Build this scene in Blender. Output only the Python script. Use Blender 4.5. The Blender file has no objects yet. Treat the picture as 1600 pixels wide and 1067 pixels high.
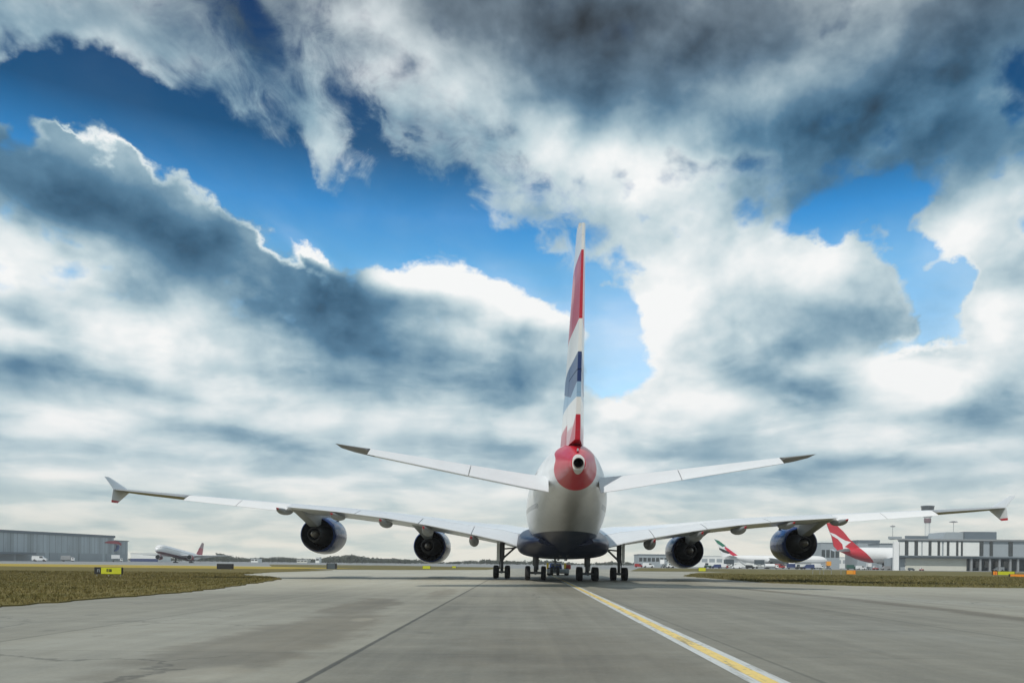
import bpy, bmesh, math, random
import numpy as np
from mathutils import Vector, Matrix

random.seed(7)
RNG = np.random.default_rng(11)
R = math.radians
SC = bpy.context.scene
COL = SC.collection

# ------------------------------------------------------------------ camera, measured on the 1600 x 1067 photograph
F = 1263.0           # focal length in photo pixels
HX, HY = 875.0, 880.5  # principal point (horizon below the frame centre: a shifted lens, verticals stay vertical)
ROLL = R(0.55)
HC = 1.7             # camera height
cd = bpy.data.cameras.new("camera")
cam = bpy.data.objects.new("camera", cd)
COL.objects.link(cam)
cd.sensor_width = 36.0
cd.lens = 36.0 * F / 1600.0
cd.shift_y = (HY - 533.5) / 1600.0
cd.shift_x = -(HX - 800.0) / 1600.0
cd.clip_start, cd.clip_end = 0.1, 20000.0
cam.location = (0, 0, HC)
cam.rotation_euler = (R(90), -ROLL, 0)
SC.camera = cam
CR, SR = math.cos(ROLL), math.sin(ROLL)


def at(px, py, d):
    """the place at distance d that shows at photo pixel (px, py)"""
    u, w = px - HX, HY - py
    return Vector(((u * CR - w * SR) / F * d, d, HC + (u * SR + w * CR) / F * d))


def gnd(px, py):
    """the ground point that shows at photo pixel (px, py)"""
    u, w = px - HX, HY - py
    z = min(u * SR + w * CR, -1.2)
    d = -HC * F / z
    return Vector(((u * CR - w * SR) / F * d, d, 0.0))


def gx(px, d):
    """ground point in column px at distance d"""
    p = at(px, HY, d)
    w = (-(HC) * F / d - (px - HX) * SR) / CR
    p = at(px, HY - w, d)
    return Vector((p.x, d, 0.0))


SC.render.engine = 'CYCLES'
SC.view_settings.view_transform = 'Standard'
SC.view_settings.look = 'None'
SC.view_settings.gamma = 1.0
SC.view_settings.exposure = 0.0
SC.cycles.max_bounces = 6
SC.cycles.diffuse_bounces = 3
SC.cycles.glossy_bounces = 3
SC.cycles.use_denoising = True

# ------------------------------------------------------------------ node helper


class NG:
    def __init__(self, tree):
        self.t, self.n, self.l = tree, tree.nodes, tree.links

    def add(self, typ, ins=None, **kw):
        nd = self.n.new(typ)
        for k, v in kw.items():
            setattr(nd, k, v)
        for k, v in (ins or {}).items():
            self.put(nd.inputs[k], v)
        return nd

    def put(self, sock, v):
        if isinstance(v, bpy.types.NodeSocket):
            self.l.new(v, sock)
        elif v is not None:
            if hasattr(sock, 'default_value'):
                try:
                    sock.default_value = v
                except Exception:
                    sock.default_value = (*v, 1.0) if len(v) == 3 else v[:3]

    def m(self, op, a, b=None, c=None, clamp=False):
        nd = self.n.new('ShaderNodeMath')
        nd.operation = op
        nd.use_clamp = clamp
        for i, v in enumerate((a, b, c)):
            if v is not None:
                self.put(nd.inputs[i], v)
        return nd.outputs[0]

    def v(self, op, a, b=None, scale=None):
        nd = self.n.new('ShaderNodeVectorMath')
        nd.operation = op
        self.put(nd.inputs[0], a)
        if b is not None:
            self.put(nd.inputs[1], b)
        if scale is not None:
            self.put(nd.inputs['Scale'], scale)
        return nd.outputs['Value'] if op in ('LENGTH', 'DOT_PRODUCT', 'DISTANCE') else nd.outputs['Vector']

    def sep(self, a):
        nd = self.add('ShaderNodeSeparateXYZ', {0: a})
        return nd.outputs[0], nd.outputs[1], nd.outputs[2]

    def comb(self, x=0.0, y=0.0, z=0.0):
        return self.add('ShaderNodeCombineXYZ', {0: x, 1: y, 2: z}).outputs[0]

    def step(self, x, a, b, lo=0.0, hi=1.0, kind='SMOOTHSTEP'):
        nd = self.add('ShaderNodeMapRange', {0: x, 1: a, 2: b, 3: lo, 4: hi})
        nd.interpolation_type = kind
        return nd.outputs[0]

    def noise(self, vec, scale, detail=4.0, rough=0.5, dist=0.0, out=0, dims='3D'):
        nd = self.n.new('ShaderNodeTexNoise')
        nd.noise_dimensions = dims
        self.put(nd.inputs['Vector'], vec)
        self.put(nd.inputs['Scale'], scale)
        self.put(nd.inputs['Detail'], detail)
        self.put(nd.inputs['Roughness'], rough)
        self.put(nd.inputs['Distortion'], dist)
        return nd.outputs[out]

    def mix(self, f, a, b, blend='MIX'):
        nd = self.n.new('ShaderNodeMix')
        nd.data_type = 'RGBA'
        nd.blend_type = blend
        self.put(nd.inputs[0], f)
        for i, v in ((6, a), (7, b)):
            if isinstance(v, (tuple, list)) and len(v) == 3:
                v = (*v, 1.0)
            self.put(nd.inputs[i], v)
        return nd.outputs[2]

    def ramp(self, f, stops, interp='LINEAR'):
        nd = self.n.new('ShaderNodeValToRGB')
        cr = nd.color_ramp
        cr.interpolation = interp
        while len(cr.elements) > 1:
            cr.elements.remove(cr.elements[0])
        cr.elements[0].position = stops[0][0]
        cr.elements[0].color = (*stops[0][1], 1)
        for p, c in stops[1:]:
            e = cr.elements.new(p)
            e.color = (*c, 1)
        self.put(nd.inputs[0], f)
        return nd.outputs[0]


# ------------------------------------------------------------------ sun and sky
SUN_DIR = Vector((-0.32, -0.56, 0.76)).normalized()   # towards the sun
SUN_EL = math.asin(SUN_DIR.z)
SUN_AZ = math.atan2(SUN_DIR.x, SUN_DIR.y)
sl = bpy.data.lights.new("sun", 'SUN')
sl.energy = 2.9
sl.angle = R(0.6)
sl.color = (1.0, 0.95, 0.87)
so = bpy.data.objects.new("sun", sl)
COL.objects.link(so)
so.rotation_euler = SUN_DIR.to_track_quat('Z', 'Y').to_euler()
so.location = (-60, -20, 80)


def build_sky():
    w = bpy.data.worlds.new("World")
    SC.world = w
    w.use_nodes = True
    w.node_tree.nodes.clear()
    g = NG(w.node_tree)
    SKY_STRENGTH = 0.1
    sky = g.add('ShaderNodeTexSky', sky_type='NISHITA', sun_disc=False, sun_elevation=SUN_EL,
                sun_rotation=SUN_AZ, air_density=1.0, dust_density=0.6, ozone_density=2.5)
    d = g.add('ShaderNodeTexCoord').outputs['Generated']
    x, y, z = g.sep(d)
    hyp = g.m('SQRT', g.m('ADD', g.m('MULTIPLY', x, x), g.m('MULTIPLY', y, y)))
    az = g.m('ARCTAN2', x, y)
    el = g.m('ARCTAN2', z, hyp)
    # cloud-deck plane coordinates: features shrink and flatten towards the horizon
    k = g.m('ADD', g.m('MAXIMUM', z, 0.0), 0.16)
    q = g.comb(g.m('DIVIDE', x, k), g.m('DIVIDE', y, k), 0.0)
    # puffs keep their roundness: angular coordinates
    pa = g.comb(az, g.m('MULTIPLY', el, 1.25), 3.7)
    w1 = g.v('SUBTRACT', g.noise(pa, 4.0, 3.0, 0.5, out=1), (0.5, 0.5, 0.5))
    w2 = g.v('SUBTRACT', g.noise(pa, 13.0, 6.0, 0.6, out=1), (0.5, 0.5, 0.5))
    amp = g.step(el, 0.02, 0.30, 0.35, 1.0)
    warp = g.v('SCALE', g.v('ADD', g.v('SCALE', w1, scale=0.11), g.v('SCALE', w2, scale=0.085)), scale=amp)
    wx, wy, wz = g.sep(warp)
    P = g.comb(g.m('ADD', az, wx), g.m('ADD', el, g.m('MULTIPLY', wy, 0.8)), 0.0)
    # second, weaker warp for the soft shading inside the clouds
    warpb = g.v('SCALE', g.v('ADD', g.v('SCALE', w1, scale=0.09), g.v('SCALE', w2, scale=0.016)), scale=amp)
    bx, by, bz = g.sep(warpb)
    PB = g.comb(g.m('ADD', az, bx), g.m('ADD', el, g.m('MULTIPLY', by, 0.7)), 0.0)

    def ang(px, py):
        u, v = px - HX, HY - py
        X, Z = u * CR - v * SR, u * SR + v * CR
        return math.atan2(X, F), math.atan2(Z, math.hypot(X, F))

    def blob(P, px, py, rx, ry, rot, a, hard=0.0):
        """soft ellipse of cloud, laid out on the sky by azimuth and elevation"""
        ca, ce = ang(px, py)
        sx = (ang(px + 5, py)[0] - ang(px - 5, py)[0]) / 10 * rx
        sy = (ang(px, py - 5)[1] - ang(px, py + 5)[1]) / 10 * ry
        mp = g.add('ShaderNodeMapping', {0: P, 1: (ca, ce, 0), 2: (0, 0, R(rot)), 3: (sx, sy, 1e9)}, vector_type='TEXTURE')
        ln = g.v('LENGTH', mp.outputs[0])
        return g.step(ln, 1.0, hard, 0.0, a)

    def total(P, blobs, base):
        acc = base
        x0, y0, _ = g.sep(P)
        for b in blobs:      # the running sum rides along in z (scaled away), so the sums are evaluated one after another
            acc = g.m('ADD', acc, blob(g.comb(x0, y0, acc), *b))
        return acc

    # ---- where blue sky opens (negative) and where cloud closes it again (positive)
    # px, py, rx, ry, rotation(anticlockwise), amount
    cover = [
        # the long diagonal opening
        (-20, 130, 210, 78, -6, -1.5), (150, 165, 230, 85, -14, -1.5), (330, 255, 260, 100, -27, -1.9),
        (500, 315, 230, 110, -30, -2.0), (690, 350, 210, 115, -12, -1.9), (820, 430, 190, 85, -18, -1.3),
        (960, 520, 95, 150, -18, -1.25), (985, 600, 100, 80, 0, -1.2), (560, 170, 130, 70, -40, -0.5),
        (420, 95, 120, 75, -30, -0.75), (390, 35, 85, 38, -25, -1.0), (740, 280, 75, 45, -30, -0.5),
        # the openings on the right
        (1330, 325, 210, 75, 14, -1.6), (1445, 390, 130, 85, -40, -1.4), (1490, 490, 140, 85, 20, -1.3), (1380, 530, 80, 30, 20, -0.6), (600, 225, 140, 70, -35, -1.0), (960, 470, 90, 80, 0, -0.5), (1480, 440, 110, 90, 0, -0.5),
        (1180, 390, 70, 30, 0, -0.35), (1320, 18, 110, 40, 10, -0.45), (1600, 130, 85, 75, 0, -0.9),
        (1255, 620, 70, 22, -10, -0.9), (1385, 700, 60, 14, 0, -0.9), (1560, 545, 50, 24, 0, -0.8),
        (225, 225, 120, 50, -30, -0.8),
        # clouds that bite into the blue
        (150, 330, 260, 90, -32, 1.0), (380, 400, 200, 60, -30, 0.8), (510, 250, 40, 75, 30, 0.9), (755, 345, 60, 70, 10, 0.7),
        (640, 450, 105, 50, -8, 1.4), (745, 478, 110, 72, -5, 1.5), (850, 505, 90, 48, -5, 1.1), (790, 330, 95, 60, -30, 0.75),
        (848, 398, 42, 20, 0, 0.9), (490, 235, 90, 42, -50, 0.55), (270, 165, 70, 34, -30, 0.4),
        (1500, 350, 120, 95, 0, 1.3), (1575, 420, 75, 70, 0, 0.9), (1575, 505, 105, 85, 0, 1.2),
        (1240, 440, 250, 115, -12, 1.5), (1080, 470, 130, 130, 0, 0.9), (1110, 610, 160, 80, 0, 0.7),
        (1450, 600, 190, 85, 4, 1.2), (70, 205, 90, 22, -25, 0.8), (215, 285, 90, 24, -30, 0.7),
        (465, 385, 90, 24, -25, 0.7), (960, 640, 75, 24, 0, 1.0), (1455, 415, 60, 22, 20, 0.7), (1420, 505, 50, 24, 10, 0.6), (1350, 345, 50, 16, 0, 0.5),
        (960, 505, 34, 14, 0, 0.6),
    ]
    n1 = g.noise(pa, 8.0, 9.0, 0.62, 0.25)
    n2 = g.noise(q, 1.3, 8.0, 0.58, 0.3)
    cov = total(P, cover, g.step(el, 0.14, 0.30, 1.4, 0.70))
    soft = total(P, [(520, 200, 520, 210, -24, 2.2), (790, 330, 210, 150, -30, 1.6), (1300, 290, 300, 90, 0, 0.8)], 0.0)
    soft = g.m('MINIMUM', soft, 1.0)
    fib = g.noise(g.v('ADD', pa, g.v('SCALE', w1, scale=0.25)), 15.0, 7.0, 0.66, 0.6)
    cov = g.m('ADD', cov, g.m('MULTIPLY', g.m('MULTIPLY', g.m('SUBTRACT', fib, 0.47), 3.2), soft))
    cov = g.m('ADD', cov, g.m('MULTIPLY', g.m('SUBTRACT', n1, 0.5), 1.35))
    # rounded lumps along the cumulus edges
    lump = g.m('ABSOLUTE', g.m('SUBTRACT', g.noise(pa, 17.0, 4.0, 0.45), 0.5))
    cov = g.m('ADD', cov, g.m('MULTIPLY', g.m('SUBTRACT', 0.06, lump), g.m('MULTIPLY', g.step(el, 0.18, 0.3, 0.0, 3.4), g.step(el, 0.52, 0.42, 0.5, 1.0))))
    cov = g.m('ADD', cov, g.m('MULTIPLY', g.m('SUBTRACT', n2, 0.5), 0.5))
    alpha = g.step(cov, g.m('SUBTRACT', -0.12, g.m('MULTIPLY', soft, 0.25)), g.m('ADD', 0.62, g.m('MULTIPLY', soft, 0.75)))

    veil = g.m('MULTIPLY', g.step(el, 0.46, 0.26, 0.06, 0.45), g.step(n2, 0.36, 0.66))
    alpha = g.m('MAXIMUM', alpha, veil)

    # ---- brightness inside the clouds
    tone = [
        # dark roof across the top
        (840, 30, 330, 140, -8, -0.34), (1130, 60, 360, 170, -10, -0.24), (1010, 165, 260, 110, -12, -0.14),
        (1480, 110, 330, 200, 10, -0.24), (1340, 240, 330, 140, -6, -0.30), (1620, 30, 260, 200, 0, -0.16),
        (380, 40, 130, 60, -25, -0.24), (40, 60, 120, 60, 0, -0.10), (420, 110, 120, 70, -30, -0.22),
        (1180, 215, 240, 70, 10, -0.10), (1600, 200, 120, 120, 0, -0.10), (1240, 130, 150, 60, 0, 0.10),
        # pale parts of the roof
        (640, 90, 200, 130, -35, 0.10), (960, 275, 220, 130, -20, 0.32), (1045, 250, 130, 110, 0, 0.12),
        (130, 80, 240, 60, -12, 0.08), (730, 190, 220, 110, -30, 0.08), (560, 40, 120, 60, 0, 0.05),
        (870, 210, 150, 90, -20, 0.12),
        # the dark diagonal bank on the left
        (40, 270, 240, 110, -28, -0.40), (270, 370, 290, 95, -28, -0.40), (500, 450, 240, 95, -24, -0.32),
        (640, 570, 280, 85, -8, -0.22), (560, 510, 220, 80, -12, -0.12), (760, 600, 200, 60, 0, -0.10),
        # its pale underside
        (50, 410, 260, 75, -22, 0.24), (30, 530, 120, 40, 0, 0.26), (200, 520, 280, 70, -10, 0.12),
        (300, 600, 260, 40, -6, 0.04), (20, 480, 160, 30, -20, -0.14),
        # white crests
        (475, 385, 100, 24, -28, 0.6),
        (640, 440, 130, 48, -6, 0.5), (760, 465, 160, 65, -10, 0.52), (850, 490, 90, 36, 0, 0.25),
        (1010, 490, 190, 150, -25, 0.36), (1260, 410, 200, 80, -12, 0.34), (1110, 400, 160, 90, 0, 0.10),
        (1400, 480, 150, 95, 0, -0.24), (1500, 360, 130, 110, 0, 0.22), (1580, 500, 110, 80, 0, 0.32),
        (1450, 580, 160, 70, 0, 0.42), (1540, 620, 90, 70, 0, -0.16), (1090, 630, 180, 65, 0, 0.38),
        (1200, 600, 150, 40, -6, -0.26), (960, 640, 70, 25, 0, 0.25), (1240, 540, 170, 60, 10, -0.04),
        (1170, 520, 120, 70, 0, 0.06),
        # the flat bands low down
        (130, 585, 330, 36, -10, -0.19), (450, 690, 360, 34, -3, -0.20), (70, 700, 260, 26, -3, -0.12),
        (90, 645, 240, 34, -8, 0.17), (310, 738, 360, 26, -4, 0.17), (80, 740, 140, 22, 0, 0.16),
        (570, 650, 300, 30, 0, 0.07), (230, 775, 360, 18, 0, -0.12), (720, 690, 240, 26, 0, -0.09),
        (1080, 705, 280, 30, 2, -0.10), (1330, 722, 360, 30, 2, -0.22), (1500, 690, 180, 30, 0, 0.10),
        (1180, 752, 340, 20, 0, -0.12), (1060, 728, 260, 16, 0, 0.16), (1480, 775, 300, 18, 0, 0.09),
        (620, 765, 340, 20, 0, 0.09), (900, 660, 240, 26, 0, -0.04), (1420, 660, 240, 30, -4, 0.09),
        (460, 805, 600, 14, 0, -0.04), (875, 862, 1700, 100, 0, 0.14), (300, 560, 420, 70, -10, 0.07),
        (1150, 690, 520, 60, 0, 0.04), (1560, 640, 160, 40, 0, -0.07),
    ]
    base = g.step(el, 0.05, 0.60, 0.80, 0.50, 'LINEAR')
    b = total(PB, tone, base)
    # fine relief: puffs brighter on the side of the light, plus soft streaks low down
    na = g.noise(pa, 7.0, 6.0, 0.50, 0.1)
    nl = g.noise(g.v('ADD', pa, (-0.022, 0.026, 0.0)), 7.0, 6.0, 0.50, 0.1)
    relief = g.m('MULTIPLY', g.m('SUBTRACT', na, nl), g.step(el, 0.05, 0.26, 0.3, 1.05))
    b = g.m('ADD', b, relief)
    b = g.m('ADD', b, g.m('MULTIPLY', g.m('SUBTRACT', n1, 0.5), g.step(el, 0.05, 0.3, 0.08, 0.20)))
    streak = g.noise(g.comb(az, g.m('MULTIPLY', el, 4.6), 1.3), 4.2, 7.0, 0.54, 0.2)
    sam = g.step(el, 0.14, 0.36, 0.66, 0.08)
    b = g.m('ADD', b, g.m('MULTIPLY', g.m('SUBTRACT', streak, 0.5), g.m('MULTIPLY', sam, 0.55)))
    roll = g.noise(g.v('ADD', q, g.v('SCALE', w1, scale=0.5)), 2.3, 5.0, 0.52, 0.2)
    roll = g.m('SUBTRACT', g.step(roll, 0.34, 0.68), 0.5)
    b = g.m('ADD', b, g.m('MULTIPLY', roll, g.step(el, 0.22, 0.36, 0.20, 0.04)))
    # lit thin rims where a cloud ends against the blue
    rim = g.m('MULTIPLY', g.step(cov, 0.15, 0.5), g.step(cov, 1.0, 0.5))
    crest = total(P, [(140, 235, 260, 80, -30, 0.7), (430, 370, 200, 60, -28, 0.8), (1450, 545, 130, 50, 0, 0.7)], 0.12)
    crest = g.m('MULTIPLY', crest, g.step(na, 0.38, 0.62))
    b = g.m('ADD', b, g.m('MULTIPLY', rim, g.m('MULTIPLY', crest, 0.55)))
    ccol = g.ramp(b, [(0.0, (0.012, 0.028, 0.050)), (0.18, (0.032, 0.108, 0.195)), (0.36, (0.092, 0.215, 0.335)),
                      (0.54, (0.270, 0.415, 0.510)), (0.72, (0.540, 0.665, 0.715)), (0.88, (0.800, 0.860, 0.875)),
                      (1.0, (0.96, 0.97, 0.965))])
    # the roof overhead is greyer
    lum = g.add('ShaderNodeRGBToBW', {0: ccol}).outputs[0]
    ccol = g.mix(g.step(el, 0.47, 0.60, 0.0, 0.60), ccol, g.mix(1.0, g.comb(lum, lum, lum), (0.96, 1.0, 1.03), 'MULTIPLY'))
    # warm cream towards the horizon
    ccol = g.mix(g.step(el, 0.12, 0.0, 0.0, 0.75), ccol, g.mix(1.0, ccol, (1.11, 1.04, 0.87), 'MULTIPLY'))
    cl = g.v('SCALE', ccol, scale=1.0 / SKY_STRENGTH)
    # clear sky: deeper overhead, paler low down
    blue = g.mix(1.0, sky.outputs[0], g.ramp(g.m('DIVIDE', el, 0.7), [
        (0.0, (2.3, 2.3, 2.0)), (0.37, (1.9, 2.15, 1.98)), (0.49, (0.80, 1.78, 1.95)), (0.57, (0.24, 1.25, 1.72)),
        (0.66, (0.0, 0.40, 0.62)), (0.85, (0.0, 0.18, 0.40)), (1.0, (0.0, 0.16, 0.36))]), 'MULTIPLY')
    col = g.mix(alpha, blue, cl)
    bg = g.add('ShaderNodeBackground', {0: col, 1: SKY_STRENGTH})
    out = g.add('ShaderNodeOutputWorld')
    g.l.new(bg.outputs[0], out.inputs[0])
    w.cycles.sampling_method = 'MANUAL'
    w.cycles.sample_map_resolution = 512


build_sky()
# ==== GEOMETRY
# ------------------------------------------------------------------ mesh helper


class MB:
    """collects shapes; build() links them as ONE mesh object"""

    def __init__(self):
        self.v, self.f, self.mi = [], [], []

    def add(self, vs, fs, mi=0):
        o = len(self.v)
        self.v += [tuple(p) for p in vs]
        self.f += [tuple(i + o for i in f) for f in fs]
        self.mi += [mi] * len(fs)
        return self

    def loft(self, rings, cap=True, mi=0, closed=True, mis=None):
        n = len(rings[0])
        vs = [p for r in rings for p in r]
        fs, ms = [], []
        for i in range(len(rings) - 1):
            for j in range(n if closed else n - 1):
                k = (j + 1) % n
                fs.append((i * n + j, i * n + k, (i + 1) * n + k, (i + 1) * n + j))
                ms.append(mis[i] if mis else mi)
        if cap and closed:
            fs.append(tuple(range(n))[::-1]); ms.append(ms[0])
            b = (len(rings) - 1) * n
            fs.append(tuple(range(b, b + n))); ms.append(ms[-2])
        o = len(self.v)
        self.v += [tuple(p) for p in vs]
        self.f += [tuple(i + o for i in f) for f in fs]
        self.mi += ms
        return self

    def box(self, c, s, rz=0.0, mi=0, taper=None, bev=0.0):
        """box of size s around c; taper scales the top face"""
        tx, ty = taper or (1, 1)
        hx, hy, hz = s[0] / 2, s[1] / 2, s[2] / 2
        cr, sr = math.cos(rz), math.sin(rz)
        b = min(bev, hx * .8, hy * .8, hz * .8)

        def P(x, y, z):
            return (c[0] + x * cr - y * sr, c[1] + x * sr + y * cr, c[2] + z)
        if b <= 0:
            vs = [P(-hx, -hy, -hz), P(hx, -hy, -hz), P(hx, hy, -hz), P(-hx, hy, -hz),
                  P(-hx * tx, -hy * ty, hz), P(hx * tx, -hy * ty, hz), P(hx * tx, hy * ty, hz), P(-hx * tx, hy * ty, hz)]
            return self.add(vs, [(3, 2, 1, 0), (4, 5, 6, 7), (0, 1, 5, 4), (1, 2, 6, 5), (2, 3, 7, 6), (3, 0, 4, 7)], mi)
        rings = []
        for z, i in ((-hz, b), (-hz + b, 0), (hz - b, 0), (hz, b)):
            t = (z + hz) / (2 * hz)
            ax, ay = (hx * (1 + (tx - 1) * t) - i), (hy * (1 + (ty - 1) * t) - i)
            r = []
            for sx, sy, fst in ((-1, -1, 0), (1, -1, 1), (1, 1, 0), (-1, 1, 1)):
                p1 = (sx * ax, sy * (ay - b)), (sx * (ax - b), sy * ay)
                r += [p1[fst], p1[1 - fst]]
            rings.append([P(x, y, z) for x, y in r])
        return self.loft(rings, True, mi)

    def tube(self, p0, p1, r0, r1=None, n=12, mi=0, cap=True):
        p0, p1 = Vector(p0), Vector(p1)
        r1 = r0 if r1 is None else r1
        q = (p1 - p0).to_track_quat('Z', 'Y')
        rings = []
        for p, r in ((p0, r0), (p1, r1)):
            rings.append([p + q @ Vector((r * math.cos(a), r * math.sin(a), 0)) for a in (2 * math.pi * i / n for i in range(n))])
        return self.loft(rings, cap, mi)

    def lathe(self, prof, axis='Y', c=(0, 0, 0), n=32, mi=0, cap=False, mis=None):
        """profile of (along, radius)"""
        rings = []
        for a, r in prof:
            ring = []
            for i in range(n):
                t = 2 * math.pi * i / n
                u, w = r * math.cos(t), r * math.sin(t)
                p = (u, a, w) if axis == 'Y' else ((a, u, w) if axis == 'X' else (u, w, a))
                ring.append((p[0] + c[0], p[1] + c[1], p[2] + c[2]))
            rings.append(ring)
        return self.loft(rings, cap, mi, mis=mis)

    def prism(self, poly, axis, a0, a1, mi=0):
        """flat outline given real thickness; axis is the direction of thickness"""
        def P(p, a):
            return (a, p[0], p[1]) if axis == 'X' else ((p[0], a, p[1]) if axis == 'Y' else (p[0], p[1], a))
        return self.loft([[P(p, a0) for p in poly], [P(p, a1) for p in poly]], True, mi)

    def build(self, name, mats, parent=None, smooth=40, loc=None, rz=0.0):
        me = bpy.data.meshes.new(name)
        me.from_pydata(self.v, [], self.f)
        if not isinstance(mats, (list, tuple)):
            mats = [mats]
        for m in mats:
            me.materials.append(m)
        bm = bmesh.new()
        bm.from_mesh(me)
        for f, i in zip(bm.faces, self.mi):
            f.material_index = i
        bmesh.ops.recalc_face_normals(bm, faces=bm.faces)
        bm.to_mesh(me)
        bm.free()
        if smooth:
            me.polygons.foreach_set('use_smooth', [True] * len(me.polygons))
            me.set_sharp_from_angle(angle=R(smooth))
        o = bpy.data.objects.new(name, me)
        COL.objects.link(o)
        if parent:
            o.parent = parent
        if loc is not None:
            o.location = loc
        o.rotation_euler.z = rz
        return o


def thing(name, label, cat, loc=(0, 0, 0), rz=0.0, group=None):
    o = bpy.data.objects.new(name, None)
    COL.objects.link(o)
    o.location = loc
    o.rotation_euler.z = rz
    o.empty_display_size = 0.3
    return tag(o, label, cat, group)


def tag(o, label, cat, group=None):
    o['label'], o['category'] = label, cat
    if group:
        o['group'] = group
    return o


def kind(o, k):
    o['kind'] = k
    return o


def copy_tree(o, parent=None):
    c = o.copy()
    COL.objects.link(c)
    c.parent = parent
    for ch in [x for x in COL.objects if x.parent == o]:
        copy_tree(ch, c)
    return c


# ------------------------------------------------------------------ materials
def mat(name, col, rough=0.6, metal=0.0, spec=0.5, coat=0.0, var=0.12, scale=0.6, bump=0.0, bscale=20.0, custom=None):
    m = bpy.data.materials.new(name)
    m.use_nodes = True
    nt = m.node_tree
    nt.nodes.clear()
    g = NG(nt)
    co = g.add('ShaderNodeTexCoord').outputs['Object']
    c = (*col, 1.0)
    if custom:
        c = custom(g, co)
    if var:
        n = g.noise(co, scale, 6.0, 0.6)
        n2 = g.noise(co, scale * 9.0, 4.0, 0.6)
        f = g.m('ADD', g.m('MULTIPLY', g.m('SUBTRACT', n, 0.5), 2.4 * var), g.m('MULTIPLY', g.m('SUBTRACT', n2, 0.5), 1.2 * var))
        f = g.m('ADD', f, 1.0)
        c = g.mix(1.0, c, g.comb(f, f, f), 'MULTIPLY')
    bs = g.add('ShaderNodeBsdfPrincipled', {'Base Color': c, 'Metallic': metal, 'Specular IOR Level': spec,
                                            'Coat Weight': coat, 'Coat Roughness': 0.08})
    rn = g.noise(co, max(scale * 3, .3), 4.0, 0.6)
    g.put(bs.inputs['Roughness'], g.m('ADD', g.m('MULTIPLY', g.m('SUBTRACT', rn, 0.5), 0.35 * rough), rough, clamp=True))
    if bump:
        b = g.add('ShaderNodeBump', {'Strength': bump, 'Distance': 0.02, 'Height': g.noise(co, bscale, 5.0, 0.6)})
        g.l.new(b.outputs[0], bs.inputs['Normal'])
    o = g.add('ShaderNodeOutputMaterial')
    g.l.new(bs.outputs[0], o.inputs[0])
    return m


WHITE = (0.78, 0.79, 0.80)
NAVY = (0.004, 0.010, 0.042)
RED = (0.52, 0.018, 0.035)
M = {}
M['white_paint'] = mat('white_paint', WHITE, 0.32, coat=0.3, var=0.05, scale=0.35)
M['wing_grey'] = mat('wing_grey', (0.70, 0.73, 0.76), 0.33, coat=0.2, var=0.06, scale=0.3)
M['flap_grey'] = mat('flap_grey', (0.66, 0.69, 0.72), 0.38, var=0.08, scale=0.6)
M['under_shade'] = mat('under_shade', (0.17, 0.17, 0.165), 0.5, var=0.12, scale=0.5)  # underside shade put into the colour of the tailplane tips
M['pylon_grey'] = mat('pylon_grey', (0.27, 0.285, 0.29), 0.45, var=0.15, scale=0.8)
M['navy_gloss'] = mat('navy_gloss', NAVY, 0.34, spec=0.22, coat=0.05, var=0.1)
M['red_paint'] = mat('red_paint', RED, 0.35, coat=0.3, var=0.06)
M['dark_metal'] = mat('dark_metal', (0.040, 0.040, 0.043), 0.55, metal=0.3, var=0.25, scale=2.0)
M['nozzle_metal'] = mat('nozzle_metal', (0.36, 0.32, 0.28), 0.40, metal=0.8, var=0.25, scale=2.0)
M['soot'] = mat('soot', (0.010, 0.010, 0.011), 0.85, var=0.2)
M['gear_grey'] = mat('gear_grey', (0.12, 0.125, 0.13), 0.5, metal=0.2, var=0.2, scale=3.0)
M['tyre'] = mat('tyre', (0.014, 0.014, 0.015), 0.85, var=0.25, scale=4.0)
M['hub'] = mat('hub', (0.28, 0.28, 0.29), 0.5, metal=0.4, var=0.2, scale=4.0)
M['chrome'] = mat('chrome', (0.55, 0.55, 0.55), 0.25, metal=0.9, var=0.1)
M['glass_dark'] = mat('glass_dark', (0.012, 0.020, 0.026), 0.12, spec=0.9, var=0.15)
M['yellow_paint'] = mat('yellow_paint', (0.72, 0.50, 0.02), 0.5, var=0.15, scale=2.0)
M['orange_paint'] = mat('orange_paint', (0.80, 0.27, 0.02), 0.5, var=0.15, scale=2.0)
M['black_paint'] = mat('black_paint', (0.012, 0.012, 0.013), 0.5, var=0.2)
M['panel_pale'] = mat('panel_pale', (0.74, 0.76, 0.75), 0.5, var=0.10, scale=0.15)
M['panel_grey'] = mat('panel_grey', (0.30, 0.34, 0.37), 0.5, var=0.10, scale=0.15)
M['panel_dark'] = mat('panel_dark', (0.060, 0.080, 0.095), 0.5, var=0.15, scale=0.2)
M['wall_cream'] = mat('wall_cream', (0.56, 0.56, 0.50), 0.7, var=0.10, scale=0.2)
M['roof_slate'] = mat('roof_slate', (0.12, 0.15, 0.18), 0.55, var=0.15, scale=0.2)
M['steel'] = mat('steel', (0.35, 0.36, 0.37), 0.45, metal=0.5, var=0.12)
M['amber'] = mat('amber', (0.75, 0.32, 0.03), 0.35, var=0.1)
M['blue_van'] = mat('blue_van', (0.015, 0.035, 0.13), 0.3, coat=0.4, var=0.1)
M['red_van'] = mat('red_van', (0.35, 0.02, 0.02), 0.3, coat=0.4, var=0.1)
M['green_van'] = mat('green_van', (0.03, 0.10, 0.08), 0.35, var=0.1)
M['grey_van'] = mat('grey_van', (0.28, 0.29, 0.30), 0.35, coat=0.3, var=0.1)


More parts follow.
